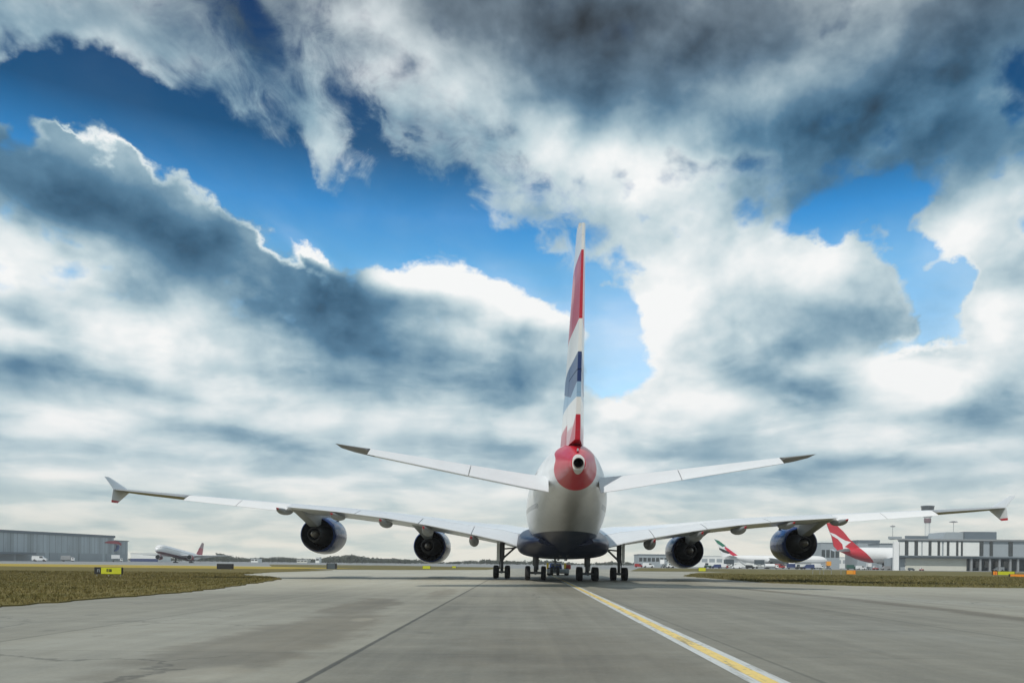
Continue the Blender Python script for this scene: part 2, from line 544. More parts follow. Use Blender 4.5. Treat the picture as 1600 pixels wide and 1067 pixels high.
# ---- pavement: concrete bays, joints, rubber and water stains
def pavement(g, co):
    x, y, z = g.sep(co)
    x = g.m('ADD', x, g.m('MULTIPLY', y, 0.052))     # the bays run along the taxiway, not along the camera
    y = g.m('MULTIPLY', y, 1.05)
    co = g.comb(x, y, 0.0)
    n1 = g.noise(g.comb(x, g.m('MULTIPLY', y, 0.30)), 0.11, 7.0, 0.60)
    n2 = g.noise(co, 0.9, 8.0, 0.65)
    n3 = g.noise(co, 14.0, 6.0, 0.7)
    n4 = g.noise(g.comb(g.m('MULTIPLY', x, 0.22), y), 0.55, 5.0, 0.55)
    val = g.m('ADD', g.step(x, -3.1, -2.95, 0.238, 0.192), g.m('MULTIPLY', g.m('SUBTRACT', n1, 0.5), 0.15))
    val = g.m('ADD', val, g.m('MULTIPLY', g.m('SUBTRACT', n2, 0.5), 0.09))
    val = g.m('ADD', val, g.m('MULTIPLY', g.m('SUBTRACT', n3, 0.5), 0.11))
    val = g.m('ADD', val, g.m('MULTIPLY', g.m('SUBTRACT', n4, 0.5), 0.10))
    # every bay poured a little different
    jx = g.m('DIVIDE', g.m('ADD', x, 3.02), 7.5)
    jy = g.m('DIVIDE', g.m('ADD', y, 2.2), 9.0)
    cell = g.add('ShaderNodeTexWhiteNoise', {'Vector': g.comb(g.m('FLOOR', jx), g.m('FLOOR', jy), 0.0)}, noise_dimensions='2D').outputs[0]
    strip = g.add('ShaderNodeTexWhiteNoise', {'Vector': g.comb(g.m('FLOOR', jx), 3.0, 0.0)}, noise_dimensions='2D').outputs[0]
    val = g.m('ADD', val, g.m('MULTIPLY', g.m('SUBTRACT', cell, 0.5), 0.035))
    val = g.m('ADD', val, g.m('MULTIPLY', g.m('SUBTRACT', strip, 0.5), 0.035))
    # rubber and oil drawn out along the direction of travel
    n5 = g.noise(g.comb(g.m('MULTIPLY', x, 1.6), g.m('MULTIPLY', y, 0.045)), 1.0, 6.0, 0.6)
    val = g.m('ADD', val, g.m('MULTIPLY', g.m('SUBTRACT', n5, 0.5), 0.13))
    # the crossing beyond is older, paler concrete
    val = g.m('ADD', val, g.m('MULTIPLY', g.step(g.m('ADD', y, g.m('MULTIPLY', n1, 14.0)), 44.0, 72.0, 0.0, 0.15), g.step(x, 3.0, -4.0, 0.40, 1.0)))
    # pale outer lane to the right
    val = g.m('ADD', val, g.step(g.m('ADD', x, g.m('MULTIPLY', n1, 2.0)), 17.4, 18.6, 0.0, 0.05))
    # joints
    wob = g.m('MULTIPLY', g.m('SUBTRACT', n2, 0.5), 0.05)

    def line(t, per, w):
        f = g.m('MULTIPLY', g.m('ABSOLUTE', g.m('SUBTRACT', g.m('FRACT', g.m('ADD', t, 0.5)), 0.5)), per)
        return g.step(g.m('ADD', f, wob), w, w * 2.2, 1.0, 0.0)
    j = g.m('MAXIMUM', g.m('MULTIPLY', line(jx, 7.5, 0.026), 0.55), g.m('MULTIPLY', line(jy, 9.0, 0.018), 0.35))
    # the deep sealed joint left of the guide line
    deep = g.step(g.m('ADD', g.m('ABSOLUTE', g.m('ADD', x, 3.02)), wob), 0.035, 0.075, 1.0, 0.0)
    j = g.m('MAXIMUM', j, deep)

    def stain(cx, cy, rx, ry, rot, amt, rag=1.5):
        mp = g.add('ShaderNodeMapping', {0: co, 1: (cx, cy, 0), 2: (0, 0, R(rot)), 3: (rx, ry, 1e6)}, vector_type='TEXTURE').outputs[0]
        ln = g.v('LENGTH', mp)
        ln = g.m('ADD', ln, g.m('MULTIPLY', g.m('SUBTRACT', g.noise(co, 0.55, 7.0, 0.62), 0.5), rag))
        return g.step(ln, 1.05, 0.60, 0.0, amt)
    st = stain(-5.2, 19.0, 1.75, 11.0, 0.0, 0.30)
    st = g.m('MAXIMUM', st, stain(-5.9, 33.0, 1.35, 8.0, 2.0, 0.34))
    st = g.m('MAXIMUM', st, stain(-4.2, 48.0, 0.8, 9.0, 1.0, 0.20))
    st = g.m('MAXIMUM', st, stain(1.0, 17.0, 2.6, 5.5, 0.0, 0.16))
    # the dark rubber lane on the right and its fainter neighbours
    tr = g.m('ADD', x, g.m('MULTIPLY', g.m('POWER', g.m('DIVIDE', g.m('SUBTRACT', y, 42.0), 20.0), 2.0), 1.0))
    tr = g.m('ADD', tr, g.m('MULTIPLY', g.m('SUBTRACT', g.noise(co, 0.25, 5.0, 0.6), 0.5), 1.0))
    lane = g.step(g.m('ABSOLUTE', g.m('SUBTRACT', tr, 17.3)), 0.30, 1.0, 0.40, 0.0)
    lane = g.m('MULTIPLY', lane, g.step(y, 80.0, 60.0))
    st = g.m('MAXIMUM', st, lane)
    val = g.m('MULTIPLY', val, g.m('SUBTRACT', 1.0, st))
    # pale dried puddle rims
    pal = stain(-4.7, 12.6, 0.75, 1.3, 0.0, 0.07, 2.4)
    pal = g.m('MAXIMUM', pal, stain(-4.6, 25.0, 0.35, 0.9, 0.0, 0.06, 2.0))
    pal = g.m('MAXIMUM', pal, stain(10.5, 66.0, 6.0, 1.8, -8.0, 0.10, 1.0))
    val = g.m('ADD', val, pal)
    val = g.m('MULTIPLY', val, g.m('SUBTRACT', 1.0, g.m('MULTIPLY', j, 0.62)))
    # sealed cracks wandering over some bays
    vor = g.add('ShaderNodeTexVoronoi', {'Vector': g.v('ADD', g.comb(x, y, 0.0), g.v('SCALE', g.noise(co, 0.7, 5.0, 0.6, out=1), scale=1.6)), 'Scale': 0.16}, feature='DISTANCE_TO_EDGE').outputs['Distance']
    crk = g.m('MULTIPLY', g.step(vor, 0.004, 0.012, 1.0, 0.0), g.step(n1, 0.52, 0.60))
    val = g.m('MULTIPLY', val, g.m('SUBTRACT', 1.0, g.m('MULTIPLY', crk, 0.38)))
    # small oil drips
    v2 = g.add('ShaderNodeTexVoronoi', {'Vector': co, 'Scale': 0.55, 'Randomness': 1.0}, feature='F1')
    drip = g.m('MULTIPLY', g.step(g.m('ADD', v2.outputs['Distance'], g.m('MULTIPLY', n3, 0.2)), 0.16, 0.26, 1.0, 0.0), g.step(g.sep(v2.outputs['Color'])[0], 0.72, 0.74))
    val = g.m('MULTIPLY', val, g.m('SUBTRACT', 1.0, g.m('MULTIPLY', drip, 0.35)))
    val = g.m('MAXIMUM', val, 0.02)
    tint = g.mix(g.m('MINIMUM', g.m('MULTIPLY', st, 2.0), 1.0), (1.03, 0.985, 0.80, 1), (1.10, 0.97, 0.72, 1))
    tint = g.mix(g.step(n1, 0.45, 0.7, 0.0, 0.6), tint, (1.0, 1.0, 0.88, 1))
    return g.mix(1.0, g.comb(val, val, val), tint, 'MULTIPLY')


M['pavement'] = mat('pavement', (0.25, 0.25, 0.23), 0.62, spec=0.4, var=0.0, bump=0.35, bscale=9.0, custom=pavement)
M['far_apron'] = mat('far_apron', (0.24, 0.25, 0.25), 0.75, var=0.18, scale=0.02)


def turf(cols):
    def f(g, co):
        x, y, z = g.sep(co)
        n = g.noise(co, 0.16, 8.0, 0.65)
        n2 = g.noise(co, 2.2, 7.0, 0.7)
        t = g.m('ADD', g.m('MULTIPLY', n, 0.65), g.m('MULTIPLY', n2, 0.45))
        return g.ramp(t, [(0.36, cols[0]), (0.50, cols[1]), (0.62, cols[2]), (0.74, cols[3])])
    return f


M['turf'] = mat('turf', (0, 0, 0), 0.95, spec=0.1, var=0.15, scale=1.2, bump=1.0, bscale=6.0,
                custom=turf([(0.092, 0.084, 0.026), (0.128, 0.110, 0.036), (0.170, 0.138, 0.052), (0.112, 0.098, 0.030)]))
M['yellow_turf'] = mat('yellow_turf', (0, 0, 0), 0.95, spec=0.1, var=0.15, scale=0.2,
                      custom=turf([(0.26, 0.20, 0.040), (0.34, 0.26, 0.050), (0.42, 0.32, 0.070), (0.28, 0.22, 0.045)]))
M['green_turf'] = mat('green_turf', (0, 0, 0), 0.95, spec=0.1, var=0.15, scale=0.3,
                      custom=turf([(0.085, 0.085, 0.026), (0.125, 0.115, 0.042), (0.175, 0.148, 0.066), (0.11, 0.10, 0.036)]))


def line_paint(col, chip):
    def f(g, co):
        x, y, z = g.sep(co)
        n = g.noise(co, 5.0, 7.0, 0.7)
        n2 = g.noise(co, 0.5, 4.0, 0.6)
        k = g.step(g.m('ADD', n, g.m('MULTIPLY', n2, 0.4)), chip, chip + 0.14)
        c = g.mix(k, (*col, 1), (0.20, 0.20, 0.17, 1))
        rub = g.step(g.noise(g.comb(g.m('MULTIPLY', x, 6.0), g.m('MULTIPLY', y, 0.35)), 1.0, 6.0, 0.65), 0.50, 0.74, 0.0, 0.65)
        return g.mix(rub, c, (0.13, 0.12, 0.10, 1))
    return f


M['line_yellow'] = mat('line_yellow', (0, 0, 0), 0.55, var=0.15, scale=1.0, custom=line_paint((0.74, 0.55, 0.17), 0.72))
M['line_pale'] = mat('line_pale', (0, 0, 0), 0.55, var=0.15, scale=1.0, custom=line_paint((0.54, 0.56, 0.55), 0.74))


# ------------------------------------------------------------------ ground, pavement, grass
def sheet(name, pts, z, m, thick=0.0):
    mb = MB()
    poly = [(p[0], p[1]) for p in pts]
    if thick:
        mb.prism(poly, 'Z', z - thick, z, 0)
    else:
        mb.add([(x, y, z) for x, y in poly], [tuple(range(len(poly)))])
    return kind(mb.build(name, m, smooth=0), 'structure')


sheet('ground', [(-6000, -200), (6000, -200), (6000, 9000), (-6000, 9000)], 0.0, M['far_apron'])
sheet('taxiway', [(-260, -60), (260, -60), (260, 270), (-260, 270)], 0.006, M['pavement'])


def ragged(pts, step=0.5, amp=0.35, near=110.0):
    """outline with uneven small steps where it is close enough to see"""
    out = []
    n = len(pts)
    for i in range(n):
        a, b = Vector(pts[i][:2]), Vector(pts[(i + 1) % n][:2])
        L = (b - a).length
        out.append(a)
        if min(a.y, b.y) < near and abs(a.x) < 130:
            k = min(int(L / step), 500)
            nrm = Vector((-(b - a).y, (b - a).x)).normalized()
            ph = random.random() * 9
            for j in range(1, k):
                t = j / k
                w = math.sin(t * L * 0.9 + ph) * 0.4 + math.sin(t * L * 2.7 + 2 * ph) * 0.3 + random.uniform(-.5, .5)
                out.append(a.lerp(b, t) + nrm * w * amp)
    return out


EDGE_L = [(-160, 962), (0, 949), (150, 936), (300, 925), (385, 913), (440, 905), (424, 901), (372, 898), (420, 894), (520, 891)]
left_pts = [gnd(*p) for p in EDGE_L] + [gnd(420, 887.6), gnd(250, 885.4), gnd(0, 882), gnd(-300, 878)]
left_pts = [Vector((-60, 20, 0)) if i == 0 else p for i, p in enumerate(left_pts)]
left_turf = ragged(left_pts)
sheet('grass_verge', left_turf, 0.06, M['turf'], 0.07)
EDGE_R = [(1068, 900), (1120, 904), (1200, 910.5), (1300, 914), (1400, 916.5), (1600, 918.5), (1800, 919)]
right_pts = [gnd(1090, 894.5), gnd(1200, 892.5), gnd(1600, 896), gnd(1900, 899)][::-1]
right_turf = ragged([gnd(*p) for p in EDGE_R] + right_pts, amp=0.5)
sheet('grass_verge', right_turf, 0.06, M['green_turf'], 0.07)
# yellow and dull green strips farther out
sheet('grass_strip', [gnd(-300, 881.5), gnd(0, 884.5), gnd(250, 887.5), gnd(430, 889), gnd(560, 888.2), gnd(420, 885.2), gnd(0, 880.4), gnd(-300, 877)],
      0.068, M['yellow_turf'])
sheet('grass_strip', [gnd(430, 889), gnd(620, 890.2), gnd(760, 890), gnd(800, 886.5), gnd(600, 883), gnd(420, 881.6)], 0.012, M['green_turf'])
sheet('grass_strip', [gnd(985, 892), gnd(1150, 893.2), gnd(1300, 894), gnd(1700, 898.5), gnd(1700, 895), gnd(1300, 890.2), gnd(1000, 887)],
      0.070, M['green_turf'])


def point_in(poly, X, Y):
    inside = np.zeros(len(X), bool)
    n = len(poly)
    for i in range(n):
        x0, y0 = poly[i][0], poly[i][1]
        x1, y1 = poly[(i + 1) % n][0], poly[(i + 1) % n][1]
        c = ((y0 > Y) != (y1 > Y)) & (X < (x1 - x0) * (Y - y0) / ((y1 - y0) if y1 != y0 else 1e-9) + x0)
        inside ^= c
    return inside


def blades(name, poly, x0, x1, y0, y1, n, m, h0, h1, wk):
    """short tufted grass over the verge: thin leaning triangles, larger with distance so that they still read"""
    t = RNG.random(n)
    Y = y0 * (y1 / y0) ** t
    X = RNG.uniform(x0, x1, n)
    # clumps
    X += 0.25 * np.sin(Y * 3.1) + 0.2 * np.sin(X * 4.3 + Y)
    ok = point_in(poly, X, Y)
    X, Y = X[ok], Y[ok]
    k = len(X)
    patch = 0.5 + 0.5 * np.sin(X * 0.7 + 1.3 * np.sin(Y * 0.4)) * np.sin(Y * 0.55 + np.sin(X * 0.33))
    H = RNG.uniform(h0, h1, k) * (0.55 + 0.75 * patch)
    W = wk * (0.7 + Y / 40.0)
    A = RNG.uniform(0, math.pi, k)
    LX, LY = RNG.normal(0, 0.45, k) * H, RNG.normal(0, 0.45, k) * H
    V = np.zeros((k, 3, 3))
    V[:, 0] = np.stack([X - np.cos(A) * W, Y - np.sin(A) * W, np.full(k, 0.05)], 1)
    V[:, 1] = np.stack([X + np.cos(A) * W, Y + np.sin(A) * W, np.full(k, 0.05)], 1)
    V[:, 2] = np.stack([X + LX, Y + LY, 0.05 + H], 1)
    me = bpy.data.meshes.new(name)
    me.vertices.add(3 * k)
    me.vertices.foreach_set('co', V.reshape(-1))
    me.loops.add(3 * k)
    me.loops.foreach_set('vertex_index', np.arange(3 * k, dtype=np.int32))
    me.polygons.add(k)
    me.polygons.foreach_set('loop_start', np.arange(0, 3 * k, 3, dtype=np.int32))
    me.polygons.foreach_set('loop_total', np.full(k, 3, dtype=np.int32))
    me.update(calc_edges=True)
    me.materials.append(m)
    o = bpy.data.objects.new(name, me)
    COL.objects.link(o)
    return kind(o, 'stuff')


o = blades('grass', left_turf, -85, -14, 24, 110, 150000, M['turf'], 0.05, 0.17, 0.012)
o['label'] = 'short olive brown grass on the verge left of the taxiway'
o = blades('grass', right_turf, 5, 90, 66, 150, 60000, M['green_turf'], 0.07, 0.22, 0.02)
o['label'] = 'short olive grass on the verge right of the taxiway'

# ------------------------------------------------------------------ yellow guide line with pale borders
LINE = [gnd(1330, 1122), gnd(1215, 1067), gnd(1140, 1033), gnd(1070, 1002), gnd(1000, 970), gnd(940, 940), gnd(905, 920), gnd(884, 908)]
lx = np.array([p.x for p in LINE]); ly = np.array([p.y for p in LINE])
LY = np.concatenate([np.arange(6, 80, 2.0), np.arange(80, 200, 6.0)])
cf = np.polyfit(ly, lx, 1)
LXs = np.polyval(cf, LY)


def ribbon(name, off0, off1, z, m):
    mb = MB()
    a = [(x + off0, y, z) for x, y in zip(LXs, LY)]
    b = [(x + off1, y, z) for x, y in zip(LXs, LY)]
    n = len(a)
    mb.add(a + b, [(i, i + 1, n + i + 1, n + i) for i in range(n - 1)])
    return kind(mb.build(name, m, smooth=0), 'structure')


ribbon('line_border', -0.30, 0.30, 0.010, M['line_pale'])
ribbon('guide_line', -0.125, 0.125, 0.014, M['line_yellow'])

# ------------------------------------------------------------------ wings: shared section maths


def foil(x, t, camber=0.013):
    yt = 5 * t * (0.2969 * math.sqrt(max(x, 0)) - 0.126 * x - 0.3516 * x ** 2 + 0.2843 * x ** 3 - 0.1015 * x ** 4) + 0.0012
    yc = camber * math.sin(math.pi * x ** 1.6)
    return yc + yt, yc - yt


def section(st, c0, c1, droop=0.0, n=14):
    """closed ring through chord fractions c0..c1; st = (span, sLE, sTE, zTE, incidence, thickness)"""
    y, sl_, st_, zt, inc, t = st
    ch = st_ - sl_
    ci, si = math.cos(R(inc)), math.sin(R(inc))
    xs = [c0 + (c1 - c0) * (0.5 - 0.5 * math.cos(math.pi * i / (n - 1))) for i in range(n)]
    pts = [(x, foil(x, t)[0]) for x in xs] + [(x, foil(x, t)[1]) for x in xs[::-1]]
    if droop:
        hu, hl = foil(c0, t)
        hy = (hu + hl) / 2
        cd_, sd_ = math.cos(R(droop)), math.sin(R(droop))
        pts = [(c0 + (x - c0) * cd_ + (h - hy) * sd_, hy - (x - c0) * sd_ + (h - hy) * cd_) for x, h in pts]
    ring = []
    for x, h in pts:
        dx = (1 - x) * ch
        ring.append((st_ - dx * ci + h * ch * si, zt + dx * si + h * ch * ci))
    return [(y, s, z) for s, z in ring]


def interp(tab, y):
    a = np.array(tab)
    return tuple([y] + [float(np.interp(y, a[:, 0], a[:, i])) for i in range(1, a.shape[1])])


S_REF = 36.2


def lift(mb, tab, y0, y1, side, c0, c1, droop=0.0, step=1.2, mi=0, n=14):
    k = max(2, int((y1 - y0) / step) + 1)
    rings = []
    for i in range(k):
        y = y0 + (y1 - y0) * i / (k - 1)
        rings.append([(side * p[0], S_REF - p[1], p[2]) for p in section(interp(tab, y), c0, c1, droop, n)])
    mb.loft(rings, True, mi)
    return mb


# ------------------------------------------------------------------ the big airliner seen from behind
AX_D = 86.0
PLANE = gx(875.5, AX_D)
HEAD = R(1.5)
plane = thing('airliner', 'huge four-engined white airliner with red white and blue tail, taxiing away on the yellow line', 'airliner',
              (PLANE.x, PLANE.y, 0.03), HEAD)
plane.rotation_euler.y = R(0.5)


def Y(s):
    return S_REF - s


FUS = [  # station, bottom, top, half width
    (0.0, 4.9, 5.3, 0.15), (0.7, 4.2, 6.3, 1.0), (2.0, 3.5, 7.4, 1.75), (4.0, 2.9, 8.8, 2.5), (7.0, 2.6, 10.2, 3.2),
    (10.0, 2.5, 10.8, 3.5), (14.0, 2.5, 10.9, 3.57), (22, 2.5, 10.9, 3.57), (30, 2.5, 10.9, 3.57), (38, 2.5, 10.9, 3.57), (44.0, 2.5, 10.9, 3.57),
    (48.0, 2.6, 10.9, 3.55), (51.0, 2.95, 10.9, 3.48), (54.0, 3.45, 10.88, 3.33), (57.0, 4.05, 10.8, 3.08), (60.0, 4.72, 10.65, 2.75),
    (63.0, 5.42, 10.4, 2.32), (66.0, 6.12, 10.0, 1.82), (68.5, 6.62, 9.5, 1.38), (70.5, 7.0, 8.95, 0.96), (71.8, 7.25, 8.55, 0.66), (72.6, 7.42, 8.30, 0.46)]


def fus_ring(s, bt, tp, hw, n=56, ex=2.0):
    mid = bt + (tp - bt) * 0.46
    r = []
    for i in range(n):
        a = 2 * math.pi * i / n
        c, sn = math.cos(a), math.sin(a)
        x = hw * math.copysign(abs(c) ** (2 / ex), c)
        z = mid + (tp - mid if sn > 0 else mid - bt) * math.copysign(abs(sn) ** (2 / ex), sn)
        r.append((x, Y(s), z))
    return r


def smooth_table(tab, sub):
    a = np.array(tab)
    out = []
    for i in range(len(a) - 1):
        p0 = a[max(i - 1, 0)]; p1 = a[i]; p2 = a[i + 1]; p3 = a[min(i + 2, len(a) - 1)]
        for j in range(sub):
            t = j / sub
            q = 0.5 * (2 * p1 + (p2 - p0) * t + (2 * p0 - 5 * p1 + 4 * p2 - p3) * t * t + (3 * p1 - p0 - 3 * p2 + p3) * t ** 3)
            q[0] = p1[0] + (p2[0] - p1[0]) * t
            out.append(tuple(q))
    out.append(tuple(a[-1]))
    return out


def fus_paint(g, co):
    x, y, z = g.sep(co)
    s = g.m('SUBTRACT', S_REF, y)
    n = g.noise(g.comb(g.m('MULTIPLY', x, 1.0), g.m('MULTIPLY', y, 0.12), z), 0.9, 7.0, 0.65)
    wht = g.mix(g.step(n, 0.48, 0.75, 0.0, 0.35), (*WHITE, 1), (0.60, 0.60, 0.58, 1))
    # dirt along the keel of the tail, widened and deepened as painted belly shade
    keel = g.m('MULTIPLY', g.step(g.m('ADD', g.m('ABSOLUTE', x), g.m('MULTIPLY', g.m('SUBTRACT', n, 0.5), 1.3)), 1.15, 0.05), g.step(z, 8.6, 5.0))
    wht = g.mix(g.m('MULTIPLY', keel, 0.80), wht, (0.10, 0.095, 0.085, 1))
    belly_shade = g.m('MULTIPLY', g.step(g.m('ABSOLUTE', x), 3.4, 1.2), g.step(z, 7.2, 4.6))  # underside shade painted into the white, over the grey belly dirt
    wht = g.mix(g.m('MULTIPLY', belly_shade, 0.55), wht, (0.26, 0.25, 0.23, 1))
    # panel seams
    fr = g.m('ABSOLUTE', g.m('SUBTRACT', g.m('FRACT', g.m('DIVIDE', s, 3.1)), 0.5))
    wht = g.mix(g.step(fr, 0.008, 0.014, 0.25, 0.0), wht, (0.3, 0.3, 0.3, 1))
    lz = g.m('ABSOLUTE', g.m('SUBTRACT', g.m('FRACT', g.m('DIVIDE', z, 1.15)), 0.5))
    wht = g.mix(g.step(lz, 0.008, 0.016, 0.16, 0.0), wht, (0.3, 0.3, 0.3, 1))
    pn = g.add('ShaderNodeTexWhiteNoise', {'Vector': g.comb(g.m('FLOOR', g.m('DIVIDE', s, 1.55)), g.m('FLOOR', g.m('DIVIDE', z, 1.15)), g.m('FLOOR', g.m('ADD', x, 0.5)))}, noise_dimensions='3D').outputs[0]
    wht = g.mix(g.step(pn, 0.55, 1.0, 0.0, 0.16), wht, (0.45, 0.45, 0.44, 1))
    # two rows of cabin windows
    wy = g.m('ABSOLUTE', g.m('SUBTRACT', g.m('FRACT', g.m('DIVIDE', s, 0.56)), 0.5))
    row = g.m('MAXIMUM', g.step(g.m('ABSOLUTE', g.m('SUBTRACT', z, 6.15)), 0.16, 0.18, 1, 0), g.step(g.m('ABSOLUTE', g.m('SUBTRACT', z, 8.7)), 0.16, 0.18, 1, 0))
    win = g.m('MULTIPLY', g.m('MULTIPLY', row, g.step(wy, 0.20, 0.24, 1, 0)), g.m('MULTIPLY', g.step(s, 6.0, 6.1), g.step(s, 60.0, 59.9)))
    win = g.m('MULTIPLY', win, g.step(g.m('ABSOLUTE', x), 2.4, 2.5))
    wht = g.mix(win, wht, (0.02, 0.025, 0.03, 1))
    # dark blue belly
    belly = g.step(g.m('ADD', z, g.m('MULTIPLY', x, 0.0)), 4.30, 4.26)
    c = g.mix(belly, wht, (*NAVY, 1))
    # red tail end, sweeping up into the fin
    edge = g.m('ADD', s, g.m('MULTIPLY', g.step(z, 8.4, 9.8), 3.2))
    red = g.step(edge, 68.2, 68.25)
    c = g.mix(red, c, (0.50, 0.014, 0.030, 1))
    # pale fairing round the exhaust
    ex_ = g.m('DIVIDE', x, 0.39)
    ez_ = g.m('DIVIDE', g.m('SUBTRACT', z, 7.87), 0.62)
    end = g.m('MULTIPLY', g.step(g.m('ADD', g.m('MULTIPLY', ex_, ex_), g.m('MULTIPLY', ez_, ez_)), 1.03, 0.97), g.step(s, 69.5, 69.6))
    c = g.mix(end, c, (0.62, 0.62, 0.60, 1))
    return c


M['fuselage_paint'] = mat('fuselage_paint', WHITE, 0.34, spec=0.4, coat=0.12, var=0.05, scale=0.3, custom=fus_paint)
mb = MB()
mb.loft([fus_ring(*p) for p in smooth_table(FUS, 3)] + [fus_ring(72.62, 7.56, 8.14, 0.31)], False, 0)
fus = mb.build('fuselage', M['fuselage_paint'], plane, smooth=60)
# auxiliary power unit exhaust
mb = MB()
mb.lathe([(Y(72.55), 0.33), (Y(72.75), 0.33), (Y(72.80), 0.31), (Y(72.75), 0.28), (Y(71.6), 0.26), (Y(71.5), 0.001)], 'Y', (0, 0, 7.85), 24,
         mis=[0, 0, 0, 1, 1])
mb.build('exhaust_pipe', [M['nozzle_metal'], M['soot']], fus)
mb = MB()
mb.box((0, Y(71.2), 8.84), (0.10, 0.5, 0.22), bev=0.04)
mb.build('tail_light', M['chrome'], fus)
# small intake and lamps on the right shoulder of the tail cone
for x_, s_ in ((0.72, 68.6), (1.02, 67.6)):
    mb = MB()
    mb.box((x_, Y(s_), 9.22 - abs(x_) * .30), (0.14, 0.5, 0.10), bev=0.03)
    mb.build('vent', M['black_paint'], fus)

# belly fairing: bulging navy box between the wings
mb = MB()
BEL = [(19.5, 2.55, 4.2, 2.6, 2.2), (23.0, 2.3, 5.2, 3.7, 2.5), (27.0, 2.2, 5.6, 4.2, 2.9), (33.0, 2.2, 5.6, 4.40, 3.3), (39.0, 2.2, 5.4, 4.45, 3.5), (43.0, 2.2, 5.0, 4.45, 3.4),
       (46.0, 2.32, 4.7, 4.25, 3.0), (48.5, 2.6, 4.5, 3.8, 2.6), (50.5, 2.95, 4.3, 3.2, 2.3), (52.0, 3.2, 4.1, 2.4, 2.2)]
mb.loft([fus_ring(*p[:4], n=56, ex=p[4]) for p in smooth_table(BEL, 3)], True, 0)
bel = mb.build('belly_fairing', M['navy_gloss'], plane, smooth=60)
for sx in (-1, 1):
    mb = MB()
    mb.prism([(Y(44.2), 2.45), (Y(44.2), 2.10), (Y(43.7), 1.98), (Y(37.4), 1.98), (Y(37.0), 2.12), (Y(37.0), 2.4)], 'X', sx * 0.34, sx * 0.42)
    mb.build('gear_door', M['navy_gloss'], bel)
for sx in (-1, 1):
    mb = MB()
    mb.lathe([(Y(47.10), 0.02), (Y(47.16), 0.13), (Y(47.0), 0.17), (Y(46.6), 0.17)], 'Y', (sx * 0.34, 0, 2.50), 16)
    mb.build('belly_lamp', M['chrome'], bel)

# fin and rudder
FIN = [  # height, sLE, sTE, half-thickness handled by ratio
    (8.4, 53.5, 69.3), (9.6, 55.6, 69.7), (10.6, 57.0, 70.0), (14.0, 60.4, 70.9), (18.0, 64.0, 71.8), (21.6, 67.2, 72.6), (23.0, 68.8, 73.0)]


def fin_ring(z, c0, c1, tk=0.105, n=12, defl=0.0):
    a = np.array(FIN)
    le, te = np.interp(z, a[:, 0], a[:, 1]), np.interp(z, a[:, 0], a[:, 2])
    ch = te - le
    xs = [c0 + (c1 - c0) * i / (n - 1) for i in range(n)]
    if c0 == 0:
        xs = [c1 * (1 - math.cos(math.pi / 2 * i / (n - 1))) for i in range(n)]
    tk = tk * (1.0 if z < 14 else 1.0)

    def h(x):
        return 5 * tk * (0.2969 * math.sqrt(x) - 0.126 * x - 0.3516 * x ** 2 + 0.2843 * x ** 3 - 0.1036 * x ** 4) + 0.012
    hs = te - (1 - c0) * ch
    cd_, sd_ = math.cos(R(defl)), math.sin(R(defl))
    r = []
    for x, sg in [(x, 1) for x in xs] + [(x, -1) for x in xs[::-1]]:
        s, w = le + x * ch, sg * h(x) * ch
        ds = s - hs
        s, w = hs + ds * cd_ - w * sd_, ds * sd_ + w * cd_
        r.append((w, Y(s), z))
    return r


def fin_paint(g, co):
    x, y, z = g.sep(co)
    s = g.m('SUBTRACT', S_REF, y)
    te = g.step(z, 8.4, 23.0, 69.3, 73.0, 'LINEAR')
    t = g.m('SUBTRACT', te, s)              # metres ahead of the trailing edge
    wav = g.m('MULTIPLY', g.m('SINE', g.m('MULTIPLY', t, 0.9)), 0.12)
    h = g.m('ADD', g.m('ADD', z, g.m('MULTIPLY', t, 0.055)), g.m('MULTIPLY', wav, 0.5))
    hb = g.m('SUBTRACT', z, g.m('MULTIPLY', t, 0.02))   # edges that drop towards the front
    white = (0.80, 0.80, 0.79, 1)
    red = (0.50, 0.016, 0.040, 1)
    blue = (0.010, 0.036, 0.150, 1)
    sky = (0.26, 0.42, 0.60, 1)
    pink = (0.55, 0.18, 0.22, 1)
    c = white
    # red band high up
    b1 = g.m('MULTIPLY', g.step(h, 21.02, 21.0), g.step(h, 17.02, 17.05))
    c = g.mix(b1, c, red)
    # blue panel with a pointed lower edge
    point = g.m('ADD', z, g.m('MULTIPLY', g.m('ABSOLUTE', g.m('SUBTRACT', t, 2.2)), -0.22))
    b2 = g.m('MULTIPLY', g.step(h, 15.10, 15.05), g.step(point, 12.75, 12.8))
    b3 = g.m('MULTIPLY', g.step(h, 13.9, 13.8), g.step(hb, 12.35, 12.4))
    c = g.mix(b3, c, sky)
    c = g.mix(b2, c, blue)
    # red foot: a diagonal red wedge on the rudder under a pale pink field, red along the front of the fin
    rud = g.step(t, 3.45, 3.40)
    c = g.mix(g.m('MULTIPLY', g.step(z, 10.9, 10.6), rud), c, (0.62, 0.36, 0.39, 1))
    wedge = g.step(g.m('ADD', z, g.m('MULTIPLY', t, 0.62)), 11.25, 11.18)
    c = g.mix(g.m('MULTIPLY', wedge, rud), c, red)
    c = g.mix(g.m('MULTIPLY', g.step(t, 3.45, 3.5), g.step(z, 11.3, 11.1)), c, red)
    # seam lines
    sm = g.m('ABSOLUTE', g.m('SUBTRACT', g.m('FRACT', g.m('DIVIDE', z, 2.3)), 0.5))
    c = g.mix(g.step(sm, 0.006, 0.012, 0.22, 0.0), c, (0.2, 0.2, 0.2, 1))
    return c


